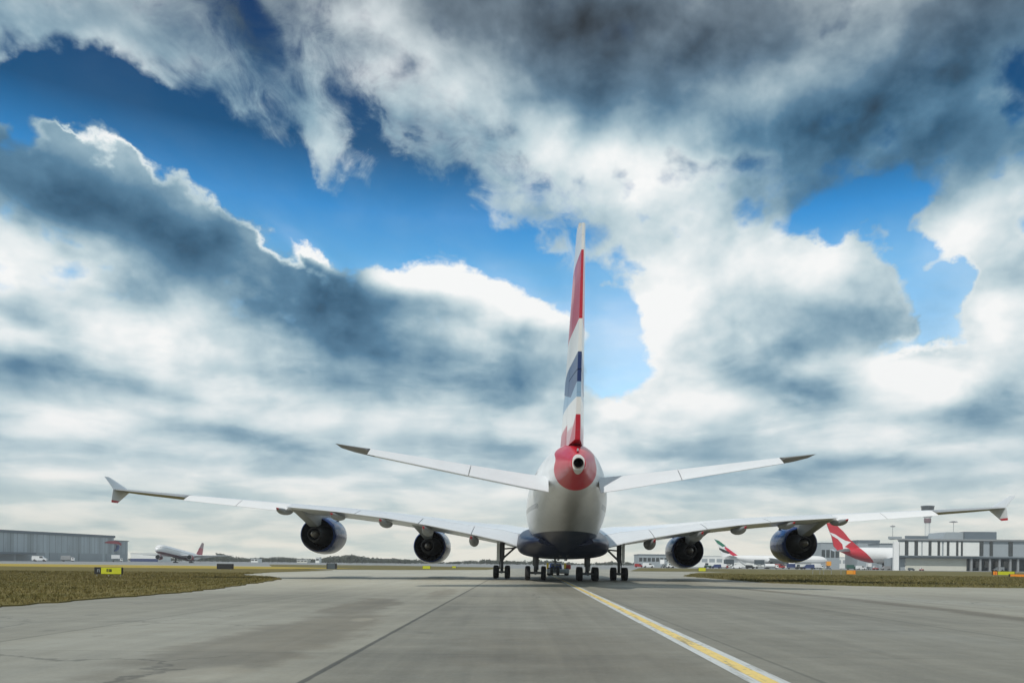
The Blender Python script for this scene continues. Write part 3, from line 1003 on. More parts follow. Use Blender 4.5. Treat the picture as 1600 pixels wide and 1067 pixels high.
M['fin_paint'] = mat('fin_paint', WHITE, 0.33, coat=0.3, var=0.06, scale=0.4, custom=fin_paint)
mb = MB()
mb.loft([fin_ring(z, 0.0, 0.665) for z in np.concatenate([np.linspace(8.6, 22.5, 26), [22.8, 23.0]])], True, 0)
fin = mb.build('tail_fin', M['fin_paint'], plane, smooth=50)
for z0, z1 in ((9.75, 14.0), (14.05, 22.5)):
    mb = MB()
    mb.loft([fin_ring(z, 0.672, 1.0, defl=0.6) for z in np.linspace(z0, z1, 12)], True, 0)
    mb.build('rudder', M['fin_paint'], fin, smooth=50)

# tailplane: span, sLE, sTE, zTE, incidence, thickness
TPL = [(0.9, 57.6, 68.0, 7.18, 2.0, 0.10), (2.5, 59.0, 68.2, 7.30, 2.0, 0.10), (13.4, 66.6, 70.5, 8.72, 1.0, 0.095), (14.6, 67.7, 70.8, 8.86, 1.0, 0.085), (15.25, 68.9, 70.95, 8.95, 1.0, 0.07)]
for sd in (-1, 1):
    mb = lift(MB(), TPL, 0.9, 13.4, sd, 0.0, 0.70)
    t = mb.build('stabilizer', M['wing_grey'], plane, smooth=45)
    lift(MB(), TPL, 13.46, 15.25, sd, 0.0, 1.0, step=0.5).build('stabilizer_tip', M['under_shade'], t, smooth=45)
    for y0, y1, dr in ((1.75, 7.0, 16), (7.06, 13.36, 16)):
        mb = lift(MB(), TPL, y0, y1, sd, 0.708, 1.0, dr, n=8)
        mb.build('elevator', M['flap_grey'], t, smooth=45)

# wing: span, sLE, sTE, zTE, incidence, thickness
WNG = [(3.0, 20.0, 42.6, 3.15, 4.2, 0.12), (4.4, 21.4, 42.8, 3.35, 4.1, 0.12), (6.0, 22.9, 43.0, 3.85, 3.7, 0.115), (9.0, 25.6, 43.3, 4.45, 2.8, 0.105), (13.1, 29.0, 43.9, 5.20, 1.9, 0.098),
       (17.0, 31.9, 44.9, 5.75, 1.5, 0.094), (21.5, 35.0, 46.0, 6.20, 1.2, 0.09), (25.8, 37.9, 47.0, 6.48, 1.1, 0.09), (30.0, 40.7, 48.1, 6.75, 1.2, 0.09), (34.3, 43.5, 49.2, 7.02, 1.3, 0.09),
       (38.5, 46.4, 50.4, 7.34, 1.0, 0.085), (39.5, 47.3, 50.6, 7.42, 1.0, 0.08)]


def wing_paint(g, co):
    x, y, z = g.sep(co)
    c = (0.72, 0.75, 0.78, 1)
    ax = g.m('ABSOLUTE', x)
    f = g.m('ABSOLUTE', g.m('SUBTRACT', g.m('FRACT', g.m('DIVIDE', ax, 2.7)), 0.5))
    return g.mix(g.step(f, 0.006, 0.012, 0.25, 0.0), c, (0.25, 0.26, 0.27, 1))


M['wing_tip_shade'] = mat('wing_tip_shade', (0.34, 0.35, 0.36), 0.35, var=0.08)  # outer wing painted darker to carry the shade of its underside
M['wing_paint'] = mat('wing_paint', WHITE, 0.30, coat=0.2, var=0.06, scale=0.3, custom=wing_paint)


def at_wing(y, x, up=False):
    """station and height of the wing's lower (or upper) skin at span y, chord fraction x"""
    st = interp(WNG, y)
    ch = st[2] - st[1]
    h = foil(x, st[5])[0 if up else 1]
    return st[2] - (1 - x) * ch * math.cos(R(st[4])), st[3] + (1 - x) * ch * math.sin(R(st[4])) + h * ch


for sd in (-1, 1):
    mb = lift(MB(), WNG, 3.0, 34.2, sd, 0.0, 0.745, step=1.0, n=18)
    wing = mb.build('wing', M['wing_paint'], plane, smooth=45)
    for y0, y1 in ((4.5, 8.9), (8.98, 13.9), (14.0, 19.7), (19.78, 25.7)):
        mb = lift(MB(), WNG, y0, y1, sd, 0.755, 1.0, 0.5, n=9)
        mb.build('flap', M['flap_grey'], wing, smooth=45)
    for y0, y1 in ((25.85, 29.9), (29.96, 34.2)):
        mb = lift(MB(), WNG, y0, y1, sd, 0.752, 1.0, 12.0, n=9)
        mb.build('aileron', M['white_paint'], wing, smooth=45)
    mb = lift(MB(), WNG, 34.26, 39.5, sd, 0.0, 1.0, step=0.8, n=16)
    mb.build('wing_tip', M['wing_tip_shade'], wing, smooth=45)
    # the fence at the tip: one fin up, one down
    st = interp(WNG, 39.5)
    mb = MB()
    for up in (1, -1):
        rings = []
        for t in np.linspace(0, 1, 7):
            le = 47.6 + (2.9 if up > 0 else 2.5) * t ** 1.0
            te = 50.7 + (0.75 * t if up > 0 else 0.45 * t)
            zz = 7.50 + up * (0.98 if up > 0 else 1.22) * t
            out = 39.55 + (0.36 if up > 0 else -0.12) * t ** 1.2
            hw = 0.10 * (1 - 0.72 * t)
            ch = te - le
            ring = []
            for fx, sg in [(0, 0), (.08, .6), (.3, 1), (.6, .8), (1, .12), (1, -.12), (.6, -.8), (.3, -1), (.08, -.6)]:
                ring.append((sd * (out + sg * hw), Y(le + fx * ch), zz))
            rings.append(ring)
        mis = [0] * 6
        if up < 0:
            mis[5:] = [1]
        mb.loft(rings, True, 0, mis=mis)
    mb.build('wingtip_fence', [M['under_shade'] if False else M['wing_grey'], M['red_paint']], wing, smooth=45)
    # flap track fairings
    for yy, L0, w, dp in ((8.9, 4.6, 0.42, 0.85), (13.4, 4.8, 0.42, 0.75), (17.3, 4.8, 0.44, 0.62), (21.6, 4.9, 0.44, 0.52), (26.2, 4.6, 0.42, 0.48)):
        s0, z0 = at_wing(yy, 0.60)
        s1, z1 = at_wing(yy, 1.0)
        s1 += 1.1
        rings, k = [], 15
        for i in range(k):
            t = i / (k - 1)
            e = max(math.sin(math.pi * min(t * 1.02 + 0.0, 1.0)) ** 0.55, 0.03) if t < 0.5 else max((1 - ((t - 0.5) / 0.5) ** 2.3), 0.05)
            s = s0 + (s1 - s0) * t
            zc = z0 + (z1 - z0) * t - dp * 0.55 * e ** 0.8 - 0.05 - 0.12 * t
            rings.append([(sd * yy + w * e * math.cos(a), Y(s), zc + (dp * 0.62 * e) * math.sin(a)) for a in (2 * math.pi * j / 18 for j in range(18))])
        mb = MB()
        mb.loft(rings, True, 0, mis=[0] * (k - 2) + [1])
        mb.build('flap_track_fairing', [M['pylon_grey'], M['red_paint']], wing, smooth=50)


# engines: one is built, the others are copies
def engine_paint(g, co):
    x, y, z = g.sep(co)
    n = g.noise(co, 1.2, 6.0, 0.6)
    c = g.mix(g.step(n, 0.45, 0.8, 0.0, 0.25), (0.010, 0.032, 0.140, 1), (0.020, 0.042, 0.13, 1))
    f = g.m('ABSOLUTE', g.m('SUBTRACT', y, 2.4))
    c = g.mix(g.step(f, 0.02, 0.035, 0.6, 0.0), c, (0.3, 0.3, 0.3, 1))
    return g.mix(g.step(y, 5.15, 5.2), c, (0.55, 0.55, 0.56, 1))


M['engine_paint'] = mat('engine_paint', NAVY, 0.18, spec=0.34, coat=0.08, var=0.05, custom=engine_paint)
eng = None
ENGINES = []
for yy, s_noz, zz in ((25.7, 36.4, 4.28), (14.85, 29.7, 3.42)):
    for sd in (-1, 1):
        loc = (sd * yy, Y(s_noz), zz)
        if eng is None:
            mb = MB()
            mb.lathe([(0.0, 1.60), (0.06, 1.68), (0.7, 1.79), (1.8, 1.91), (3.0, 1.95), (4.3, 1.90), (5.0, 1.79), (5.35, 1.66), (5.45, 1.55), (5.3, 1.45), (4.6, 1.42), (3.6, 1.46)], 'Y', n=48)
            mb.lathe([(0.0, 1.60), (0.05, 1.55), (1.0, 1.60), (2.2, 1.55), (3.4, 1.48)], 'Y', n=48, mi=1)
            eng = mb.build('engine', [M['engine_paint'], M['soot']], plane, smooth=50, loc=loc)
            e_root = eng
            mb = MB()
            mb.lathe([(3.4, 1.48), (3.38, 0.5), (3.8, 0.05)], 'Y', n=40)
            for i in range(26):
                a = 2 * math.pi * i / 26
                mb.add([(0.95 * math.cos(a), 3.1, 0.95 * math.sin(a)), (1.5 * math.cos(a + .02), 3.15, 1.5 * math.sin(a + .02)),
                        (1.5 * math.cos(a + .16), 2.75, 1.5 * math.sin(a + .16)), (0.95 * math.cos(a + .16), 2.75, 0.95 * math.sin(a + .16))], [(0, 1, 2, 3)])
            mb.build('fan', M['soot'], eng)
            mb = MB()
            mb.lathe([(3.2, 0.98), (1.8, 1.02), (0.6, 0.95), (-0.6, 0.78), (-1.15, 0.66), (-1.15, 0.60), (0.2, 0.62), (0.5, 0.3)], 'Y', n=36)
            mb.build('core_cowl', M['dark_metal'], eng)
            mb = MB()
            mb.lathe([(0.3, 0.30), (-0.7, 0.40), (-1.2, 0.33), (-1.75, 0.13), (-1.9, 0.02)], 'Y', n=28)
            mb.build('exhaust_cone', M['nozzle_metal'], eng)
            e = eng
        else:
            e = copy_tree(e_root, plane)
            e.location = loc
        if yy > 20:
            e.scale = (1.05, 1.05, 1.05)
        ENGINES.append((e, sd, yy, s_noz, zz))
for e, sd, yy, s_noz, zz in ENGINES:
    # the strut from engine to wing follows that wing, so each is its own
    sA, zA = at_wing(yy, 0.02)
    sB, zB = at_wing(yy, 0.34)
    sC, zC = at_wing(yy, 0.72)

    def loc_(s, z):
        return (s_noz - s, z - zz)
    top = [loc_(sC, zC + 0.06), loc_(sB, zB + 0.1), loc_(sA + 0.3, zA + 0.12), (4.9, 2.05)]
    bot = [(4.9, 1.80), (0.1, 1.60), (-0.2, 0.98), (-1.3, 0.72), (-1.9, 0.85)]
    poly = top + bot
    mb = MB()
    cx = sum(p[0] for p in poly) / len(poly); cz = sum(p[1] for p in poly) / len(poly)
    hw = 0.42
    inner = [(p[0] * 0.97 + cx * 0.03, p[1] * 0.97 + cz * 0.03) for p in poly]
    mb.loft([[(-hw, p[0], p[1]) for p in inner], [(-hw * .8, p[0], p[1]) for p in poly], [(hw * .8, p[0], p[1]) for p in poly], [(hw, p[0], p[1]) for p in inner]])
    mb.build('pylon', M['pylon_grey'], e, smooth=30)
    mb = MB()
    a = R(52)
    ca, sa = math.cos(a), math.sin(a)
    x_ = -sd
    mb.loft([[(x_ * 1.80 * ca, 4.2, 1.80 * sa), (x_ * 1.85 * ca + .02, 2.9, 1.85 * sa), (x_ * 1.85 * ca - .02, 2.9, 1.85 * sa)],
             [(x_ * 2.12 * ca, 3.5, 2.12 * sa), (x_ * 2.30 * ca + .01, 2.9, 2.30 * sa), (x_ * 2.30 * ca - .01, 2.9, 2.30 * sa)]])
    mb.build('strake', M['navy_gloss'], e, smooth=0)


# landing gear
def wheel_mesh(r=0.70, w=0.50):
    mb = MB()
    h = w / 2
    mb.lathe([(-h * .55, r * .50), (-h * .92, r * .58), (-h, r * .78), (-h * .86, r * .93), (-h * .55, r), (h * .55, r), (h * .86, r * .93), (h, r * .78), (h * .92, r * .58), (h * .55, r * .50)],
             'X', n=28)
    mb.lathe([(-h * .3, 0.02), (-h * .45, r * .2), (-h * .35, r * .40), (-h * .60, r * .52)], 'X', n=20, mi=1)
    mb.lathe([(h * .3, 0.02), (h * .45, r * .2), (h * .35, r * .40), (h * .60, r * .52)], 'X', n=20, mi=1)
    return mb


wheel0 = None


def wheels(parent, pts, r=0.70):
    global wheel0
    for p in pts:
        if wheel0 is None:
            wheel0 = wheel_mesh().build('wheel', [M['tyre'], M['hub']], parent, smooth=35)
            w = wheel0
        else:
            w = wheel0.copy()
            COL.objects.link(w)
            w.parent = parent
        w.location = p
        k = r / 0.70
        w.scale = (k, k, k)


for sd in (-1, 1):     # under the wings: four wheels each
    gx_ = sd * 6.23
    mb = MB()
    yg = 0.0
    mb.tube((gx_, yg, 0.70), (gx_, yg + 0.1, 2.2), 0.16, n=14)
    mb.tube((gx_, yg + 0.1, 2.0), (gx_, yg + 0.3, 5.0), 0.25, 0.28, n=14)
    mb.tube((gx_, yg - 0.95, 0.70), (gx_, yg + 0.95, 0.70), 0.15, n=10)
    for dy in (-0.85, 0.85):
        mb.tube((gx_ - 0.62, yg + dy, 0.70), (gx_ + 0.62, yg + dy, 0.70), 0.10, n=10)
    mb.tube((gx_ - sd * 0.1, yg + 0.1, 2.15), (gx_ - sd * 2.1, yg + 0.2, 4.0), 0.11, n=10)
    mb.tube((gx_ - sd * 0.1, yg + 0.1, 3.15), (gx_ - sd * 1.25, yg + 0.2, 3.25), 0.08, n=8)
    mb.tube((gx_, yg + 0.3, 2.3), (gx_, yg + 2.6, 4.6), 0.10, n=8)
    mb.tube((gx_ + sd * .22, yg - 0.22, 1.0), (gx_ + sd * .22, yg - 0.35, 1.7), 0.05, n=8)
    mb.tube((gx_ + sd * .22, yg - 0.35, 1.7), (gx_ + sd * .1, yg - 0.1, 2.4), 0.05, n=8)
    gear = mb.build('landing_gear', M['gear_grey'], plane, smooth=40)
    wheels(gear, [(gx_ + ax * 0.60, yg + dy, 0.70) for ax in (-1, 1) for dy in (-0.85, 0.85)])
    # leg door on the outer side, with its lightening holes
    mb = MB()
    dx = gx_ + sd * 0.50
    for z0, z1 in ((1.9, 2.35), (2.6, 3.0), (3.3, 3.7), (4.0, 5.0)):
        mb.box((dx, yg + 0.3, (z0 + z1) / 2), (0.12, 1.3, z1 - z0), bev=0.02)
    for z0, z1 in ((2.35, 2.6), (3.0, 3.3), (3.7, 4.0)):
        for yo in (-0.5, 0.5):
            mb.box((dx, yg + 0.3 + yo, (z0 + z1) / 2), (0.12, 0.3, z1 - z0))
    for z in (2.1, 2.8, 3.5):
        mb.tube((gx_, yg + 0.2, z), (dx - sd * .06, yg + 0.2, z), 0.06, n=8)
    mb.box((dx - sd * 0.16, yg - 0.36, 2.8), (0.22, 0.05, 1.9), bev=0.01)
    mb.build('gear_door', M['panel_pale'], gear, smooth=30)
for sd in (-1, 1):     # under the body: six wheels each
    gx_ = sd * 2.63
    yg = -3.4
    mb = MB()
    mb.tube((gx_, yg, 0.70), (gx_, yg, 2.0), 0.20, n=14)
    mb.tube((gx_, yg, 1.4), (gx_, yg, 2.9), 0.30, 0.33, n=14)
    mb.tube((gx_, yg - 1.8, 0.70), (gx_, yg + 1.8, 0.70), 0.17, n=10)
    for dy in (-1.7, 0, 1.7):
        mb.tube((gx_ - 0.8, yg + dy, 0.70), (gx_ + 0.8, yg + dy, 0.70), 0.11, n=10)
    mb.tube((gx_, yg + 0.1, 1.6), (gx_, yg + 2.2, 2.5), 0.12, n=8)
    mb.tube((gx_ + 0.25, yg - 0.3, 1.0), (gx_ + 0.25, yg - 0.45, 1.7), 0.05, n=8)
    gear = mb.build('landing_gear', M['gear_grey'], plane, smooth=40)
    wheels(gear, [(gx_ + ax * 0.80, yg + dy, 0.70) for ax in (-1, 1) for dy in (-1.7, 0, 1.7)])
mb = MB()
ygn = Y(6.2)
mb.tube((0, ygn, 0.62), (0, ygn + 0.1, 3.2), 0.13, 0.17, n=12)
mb.tube((-0.5, ygn, 0.62), (0.5, ygn, 0.62), 0.09, n=10)
mb.tube((0, ygn, 1.4), (0, ygn - 1.6, 3.0), 0.09, n=8)
mb.box((0, ygn - 0.2, 2.0), (0.5, 0.16, 0.22), bev=0.03)
gear = mb.build('landing_gear', M['gear_grey'], plane, smooth=40)
wheels(gear, [(-0.44, ygn, 0.63), (0.44, ygn, 0.63)], 0.63)

# ------------------------------------------------------------------ the tow truck in front of the nose gear
d_t = 121.0
p = gx(871, d_t)
tug = thing('tow_truck', 'low tow truck with yellow posts and dark cab seen between the airliner wheels', 'tow truck', (p.x, p.y, 0), R(1.5))
mb = MB()
mb.box((0, 0, 0.62), (3.3, 7.0, 0.65), bev=0.12)
mb.box((0, -3.3, 0.55), (2.6, 0.7, 0.35), bev=0.08)
mb.build('chassis', M['pylon_grey'], tug, smooth=30)
mb = MB()
mb.box((-0.25, 2.0, 1.35), (2.0, 1.7, 0.85), bev=0.10, taper=(0.86, 0.86))
cab = mb.build('cab', M['blue_van'], tug, smooth=30)
mb = MB()
mb.box((-0.25, 1.24, 1.40), (1.5, 0.06, 0.48), bev=0.02)
mb.build('window', M['glass_dark'], cab, smooth=0)
for x_ in (-1.5, 1.05):
    mb = MB()
    mb.box((x_, -2.0, 1.35), (0.30, 0.35, 0.95), bev=0.05)
    mb.build('post', M['yellow_paint'], tug, smooth=30)
mb = MB()
mb.box((1.55, -0.6, 1.25), (0.75, 2.0, 0.7), bev=0.08)
mb.build('engine_cover', M['red_van'], tug, smooth=30)
for x_ in (-1.35, 1.35):
    for y_ in (-2.3, 2.3):
        mb = MB()
        mb.lathe([(-.22, .1), (-.25, .45), (-.18, .55), (.18, .55), (.25, .45), (.22, .1)], 'X', n=20)
        mb.build('wheel', M['tyre'], tug, loc=(x_, y_, 0.55))

# ------------------------------------------------------------------ distant airliners


def far_airliner(label, loc, yaw, pitch, L, D, zc, span, H, mats, engines, group=None, gear=True, nose_gear=True, fin=None, tail_s=None, eng_y=None, eng_mat=None, wz=None):
    """local frame: nose towards +Y, wheels on z = 0"""
    root = thing('airliner', label, 'airliner', loc, yaw, group)
    root.rotation_euler.x = pitch
    mb = MB()
    R_ = D / 2
    tab = [(0.5, 0.05, -0.20), (0.492, .34, -.16), (0.475, .62, -.10), (0.45, .84, -.04), (0.41, .97, 0), (0.37, 1, 0), (0.2, 1, 0), (0.0, 1, 0), (-0.15, 1, 0), (-0.24, .98, .02),
           (-0.31, .86, .13), (-0.38, .64, .30), (-0.44, .40, .46), (-0.485, .17, .56), (-0.5, .06, .58)]
    rings = []
    for f, r, dz in smooth_table([(-a, b, c) for a, b, c in tab], 2):
        rings.append([(R_ * r * math.cos(a), -f * L, zc + dz * R_ + R_ * r * math.sin(a)) for a in (2 * math.pi * i / 28 for i in range(28))])
    mb.loft(rings)
    fu = mb.build('fuselage', mats['body'], root, smooth=60)
    mb = MB()
    mb.loft([[(x * R_, 0.5 * L - D * k, zc + z * R_) for x, z in ((-.52, .32), (.52, .32), (.60, .02), (-.60, .02))] for k in (0.30, 0.58)])
    mb.build('cockpit_window', M['glass_dark'], fu, smooth=0)
    wz = zc - R_ * 0.55 if wz is None else wz
    k = L / 60.0
    tabw = [(0, -0.13 * L - 4 * k, -0.13 * L + 8.0 * k, wz, 3, .12)]
    for sd in (-1, 1):
        mb = MB()
        rings = []
        for i in range(9):
            t = i / 8
            y_ = R_ * 0.5 + (span / 2 - R_ * .5) * t
            le = 8.2 * k - 0.30 * L * t
            ch = max(12.5 * k * (1 - t) ** 1.25, 0) + 2.2 * k
            hh = wz + y_ * 0.085
            rings.append([(sd * y_, le - f * ch, hh + sg * ch * 0.06) for f, sg in ((0, 0), (.06, .55), (.3, 1), (.7, .6), (1, .05), (1, -.05), (.7, -.4), (.3, -.7), (.06, -.4))])
        mb.loft(rings)
        mb.build('wing', mats['wing'], root, smooth=50)
        mb = MB()
        rings = []
        for t in np.linspace(0, 1, 5):
            y_ = R_ * .3 + span * 0.16 * t
            le = -0.405 * L - 0.07 * L * t
            ch = 6.0 * k * (1 - t) + 2.0 * k
            rings.append([(sd * y_, le - f * ch, zc + R_ * .45 + y_ * .11 + sg * ch * .05) for f, sg in ((0, 0), (.1, .6), (.4, 1), (1, .05), (1, -.05), (.4, -1), (.1, -.6))])
        mb.loft(rings)
        mb.build('stabilizer', mats['wing'], root, smooth=50)
    if fin is None:
        rings = []
        for t in np.linspace(0, 1, 7):
            z_ = zc + R_ * .8 + (H - zc - R_ * .8) * t
            le = -0.355 * L - 0.125 * L * t
            ch = (9.2 * (1 - t) + 3.4 * t) * k
            rings.append([(sg * ch * .055, le - f * ch, z_) for f, sg in ((0, 0), (.1, .6), (.35, 1), (1, .05), (1, -.05), (.35, -1), (.1, -.6))])
        mb = MB()
        mb.loft(rings)
        mb.build('tail_fin', mats['fin'], root, smooth=50)
    ei = 0
    for y_, s_ in engines:
        for sd in (-1, 1):
            mb = MB()
            r = R_ * 0.56
            zz = wz + y_ * .085 - r * 1.12
            mb.lathe([(-2.6 * r / 1.6, r * .62), (-1.0, r * .93), (0.6, r), (1.6, r * .96), (2.0, r * .82), (1.9, r * .78)], 'Y', (sd * y_, s_, zz), 24, mis=[0, 0, 0, 1, 1])
            mb.lathe([(1.9, r * .78), (0.6, r * .76), (0.5, 0.02)], 'Y', (sd * y_, s_, zz), 24, mi=2)
            mb.lathe([(-2.6 * r / 1.6, r * .62), (-3.8 * r / 1.6, r * .25), (-4.4 * r / 1.6, .02)], 'Y', (sd * y_, s_, zz), 20, mi=2)
            mb.prism([(s_ + .8, zz + r * .9), (s_ - 3.2, zz + r * .5), (s_ - 5.5, wz + y_ * .085), (s_ - 2.0, wz + y_ * .085 + .15)], 'X', sd * y_ - .25, sd * y_ + .25, 3)
            mb.build('engine', [mats['engine'], M['steel'], M['soot'], mats['wing']], root, smooth=45)
    gears = [(-.085 * L if True else 0, 5.0, 3)] if gear else []
    for gy, gxw, nb in gears:
        for sd in (-1, 1):
            mb = MB()
            mb.tube((sd * gxw, gy, 0.6), (sd * gxw * .92, gy + .3, wz + .2), 0.22, n=10)
            mb.tube((sd * gxw, gy - 1.4, .62), (sd * gxw, gy + 1.4, .62), .15, n=8)
            mb.prism([(gy - .9, 1.5), (gy + .9, 1.5), (gy + 1.1, wz), (gy - 1.1, wz)], 'X', sd * (gxw + .4), sd * (gxw + .46))
            g_ = mb.build('landing_gear', M['gear_grey'], root, smooth=40)
            for dy in (-1.4, 0, 1.4):
                for ax in (-.55, .55):
                    w = MB().lathe([(-.2, .1), (-.24, .5), (-.16, .62), (.16, .62), (.24, .5), (.2, .1)], 'X', n=14).build('wheel', M['tyre'], g_, loc=(sd * gxw + ax, gy + dy, .62))
    if nose_gear:
        mb = MB()
        gy = .40 * L
        mb.tube((0, gy, .5), (0, gy + .2, zc - R_ * .6), .16, n=10)
        g_ = mb.build('landing_gear', M['gear_grey'], root, smooth=40)
        for ax in (-.35, .35):
            MB().lathe([(-.15, .1), (-.18, .42), (-.12, .52), (.12, .52), (.18, .42), (.15, .1)], 'X', n=14).build('wheel', M['tyre'], g_, loc=(ax, gy, .52))
    return root, fu


def two_tone(low, zcut, rear=None, rear_cut=None, slope=0.0):
    def f(g, co):
        x, y, z = g.sep(co)
        c = (*WHITE, 1)
        if low:
            c = g.mix(g.step(z, zcut + .1, zcut - .1), c, (*low, 1))
        if rear:
            c = g.mix(g.step(g.m('ADD', y, g.m('MULTIPLY', z, slope)), rear_cut + .2, rear_cut - .2), c, (*rear, 1))
        row = g.m('MULTIPLY', g.step(g.m('ABSOLUTE', g.m('SUBTRACT', z, 6.2)), .18, .25, 1, 0),
                  g.step(g.m('ABSOLUTE', g.m('SUBTRACT', g.m('FRACT', g.m('DIVIDE', y, 0.9)), .5)), .22, .28, 1, 0))
        return g.mix(g.m('MULTIPLY', row, .6), c, (.05, .06, .07, 1))
    return f


# taking off on the far runway, nose already up
fin_dep = mat('fin_departing', RED, 0.35, coat=.3, var=.06, custom=lambda g, co: g.mix(g.step(g.sep(co)[2], 13.2, 12.6), (0.30, 0.20, 0.22, 1), (0.42, 0.015, 0.05, 1)))
body_dep = mat('body_departing', WHITE, 0.3, coat=.3, var=.05, custom=two_tone((.10, .012, .03), 3.6))
red_eng = mat('engine_red', (0.30, 0.012, 0.03), 0.25, coat=.5, var=.08)
p = gx(281, 505)
far_airliner('white twin-engined airliner with red fin and red engines lifting its nose off the far runway', (p.x, p.y, 0.0), R(179), R(6.5), 58, 6.0, 5.3, 58, 16.6,
             dict(body=body_dep, wing=M['wing_grey'], fin=fin_dep, engine=red_eng), [(9.8, 6.5)])


def fin_from_pixels(root, name, pts, d, half, m, parent, grow=0.0):
    """an upright outline of real thickness standing along the fuselage at distance d"""
    mb = MB()
    inv = root.matrix_world.inverted()
    mb.loft([[inv @ Vector((at(x, y, d).x, d + t, at(x, y, d).z)) for x, y in pts] for t in (-half, half)])
    return mb.build(name, m, parent, smooth=30)


def zo(pts, ox, oy, k):
    return [(ox + x / k, oy + y / k) for x, y in pts]


# parked, with the striped fin
d1 = 600
p0 = gx(1215, d1)
em, fu = far_airliner('white parked airliner whose fin carries green, red and black bands', (p0.x, p0.y, 0), R(-90), 0, 74, 6.2, 6.3, 60, 18.5,
                      dict(body=mat('body_striped', WHITE, .3, coat=.3, var=.04, custom=two_tone(None, 0)), wing=M['wing_grey'], fin=M['white_paint'], engine=M['white_paint']),
                      [(9.6, 8.0)], fin=1)
bpy.context.view_layer.update()
fn = fin_from_pixels(em, 'tail_fin', zo([(1085, 92), (1110, 92), (1250, 185), (1480, 385), (1490, 400), (1230, 375), (1185, 340), (1150, 200)], 980, 830, 8), d1, .30, M['white_paint'], em)
for nm, pts, m in (('fin_band', [(1088, 97), (1150, 118), (1232, 182), (1190, 192), (1130, 152)], mat('band_green', (.01, .16, .09), .35, var=.05)),
                   ('fin_band', [(1222, 186), (1300, 240), (1450, 352), (1410, 362), (1270, 272), (1214, 208)], mat('band_red', (.55, .012, .05), .35, var=.05)),
                   ('fin_band', [(1150, 203), (1212, 226), (1290, 266), (1262, 278), (1195, 258), (1152, 226)], M['black_paint'])):
    fin_from_pixels(em, nm, zo(pts, 980, 830, 8), d1, .36, m, fn)
# parked, red fin with a white leaping-animal emblem
d2 = 500
p0 = gx(1402, d2)
qbody = mat('body_red_tail', WHITE, .3, coat=.3, var=.04, custom=two_tone(None, 0, (.50, .012, .03), -10.9, 1.0))
qa, fu = far_airliner('white parked airliner with tall red fin showing a white animal emblem, nose behind the terminal', (p0.x, p0.y, 0), R(-90), 0, 73, 9.6, 8.9, 76, 24,
                      dict(body=qbody, wing=M['wing_grey'], fin=M['red_paint'], engine=M['white_paint']), [(15, 10.0), (26, 2.5)], fin=1)
bpy.context.view_layer.update()
fn = fin_from_pixels(qa, 'tail_fin', zo([(455, 60), (560, 60), (690, 180), (775, 285), (890, 385), (1010, 500), (1110, 605), (700, 480), (610, 445), (555, 380), (525, 240), (480, 130)], 1240, 810, 8.889),
                     d2, .5, M['red_paint'], qa)
fin_from_pixels(qa, 'emblem', zo([(498, 190), (575, 218), (640, 264), (715, 304), (795, 326), (762, 345), (705, 392), (765, 414), (830, 438), (905, 487), (890, 497), (800, 453), (702, 424), (686, 424),
                                  (672, 355), (610, 284), (530, 236)], 1240, 810, 8.889), d2, .58, M['white_paint'], fn)

# ------------------------------------------------------------------ buildings


def wall_box(name, x0, x1, y0, y1, z0, z1, m, parent, bev=0.0):
    return MB().box(((x0 + x1) / 2, (y0 + y1) / 2, (z0 + z1) / 2), (abs(x1 - x0), abs(y1 - y0), z1 - z0), bev=bev).build(name, m, parent, smooth=0)


def building(label, cat, px0, px1, ptop, d, depth, wallm, roofm, name='building', slots=0, group=None, slot_m=None, zb=0.0, roof_t=0.5):
    a, b = at(px0, ptop, d), at(px1, ptop, d)
    h = (a.z + b.z) / 2
    cx = (a.x + b.x) / 2
    w = b.x - a.x
    root = thing(name, label, cat, (cx, d, 0), 0, group)
    wall_box('wall', -w / 2, w / 2, 0, depth, zb, h - roof_t, wallm, root)
    wall_box('roof', -w / 2 - .4, w / 2 + .4, -.4, depth + .4, h - roof_t + .003, h, roofm, root)
    for i in range(slots):
        x = -w / 2 + w * (i + .5) / slots
        wall_box('window', x - w / slots * .38, x + w / slots * .38, -.06, -.003, h * .42, h * .72, slot_m or M['glass_dark'], root)
    return root, w, h


# the hangar on the left
A0, B0 = at(0, 827, 540), at(178, 836.5, 655)
HA = math.atan2(B0.y - A0.y, B0.x - A0.x)
HL = math.hypot(B0.x - A0.x, B0.y - A0.y)
HZ = (A0.z + B0.z) / 2
hg = thing('hangar', 'long grey panelled maintenance hangar with a red and blue ribbon emblem', 'hangar', (A0.x, A0.y, 0), HA)


def ribbed(g, co):
    x, y, z = g.sep(co)
    f = g.m('ABSOLUTE', g.m('SUBTRACT', g.m('FRACT', g.m('DIVIDE', x, 6.0)), .5))
    n = g.add('ShaderNodeTexWhiteNoise', {'W': g.m('FLOOR', g.m('DIVIDE', x, 6.0))}, noise_dimensions='1D').outputs[0]
    v = g.m('ADD', .80, g.m('MULTIPLY', n, .4))
    c = g.mix(1.0, (.38, .43, .46, 1), g.comb(v, v, v), 'MULTIPLY')
    c = g.mix(g.step(g.noise(g.comb(x, 0.0, g.m('MULTIPLY', z, .12)), .35, 5.0, .6), .5, .75, 0, .4), c, (.20, .22, .23, 1))
    return g.mix(g.step(f, .03, .05, .55, 0), c, (.06, .075, .085, 1))


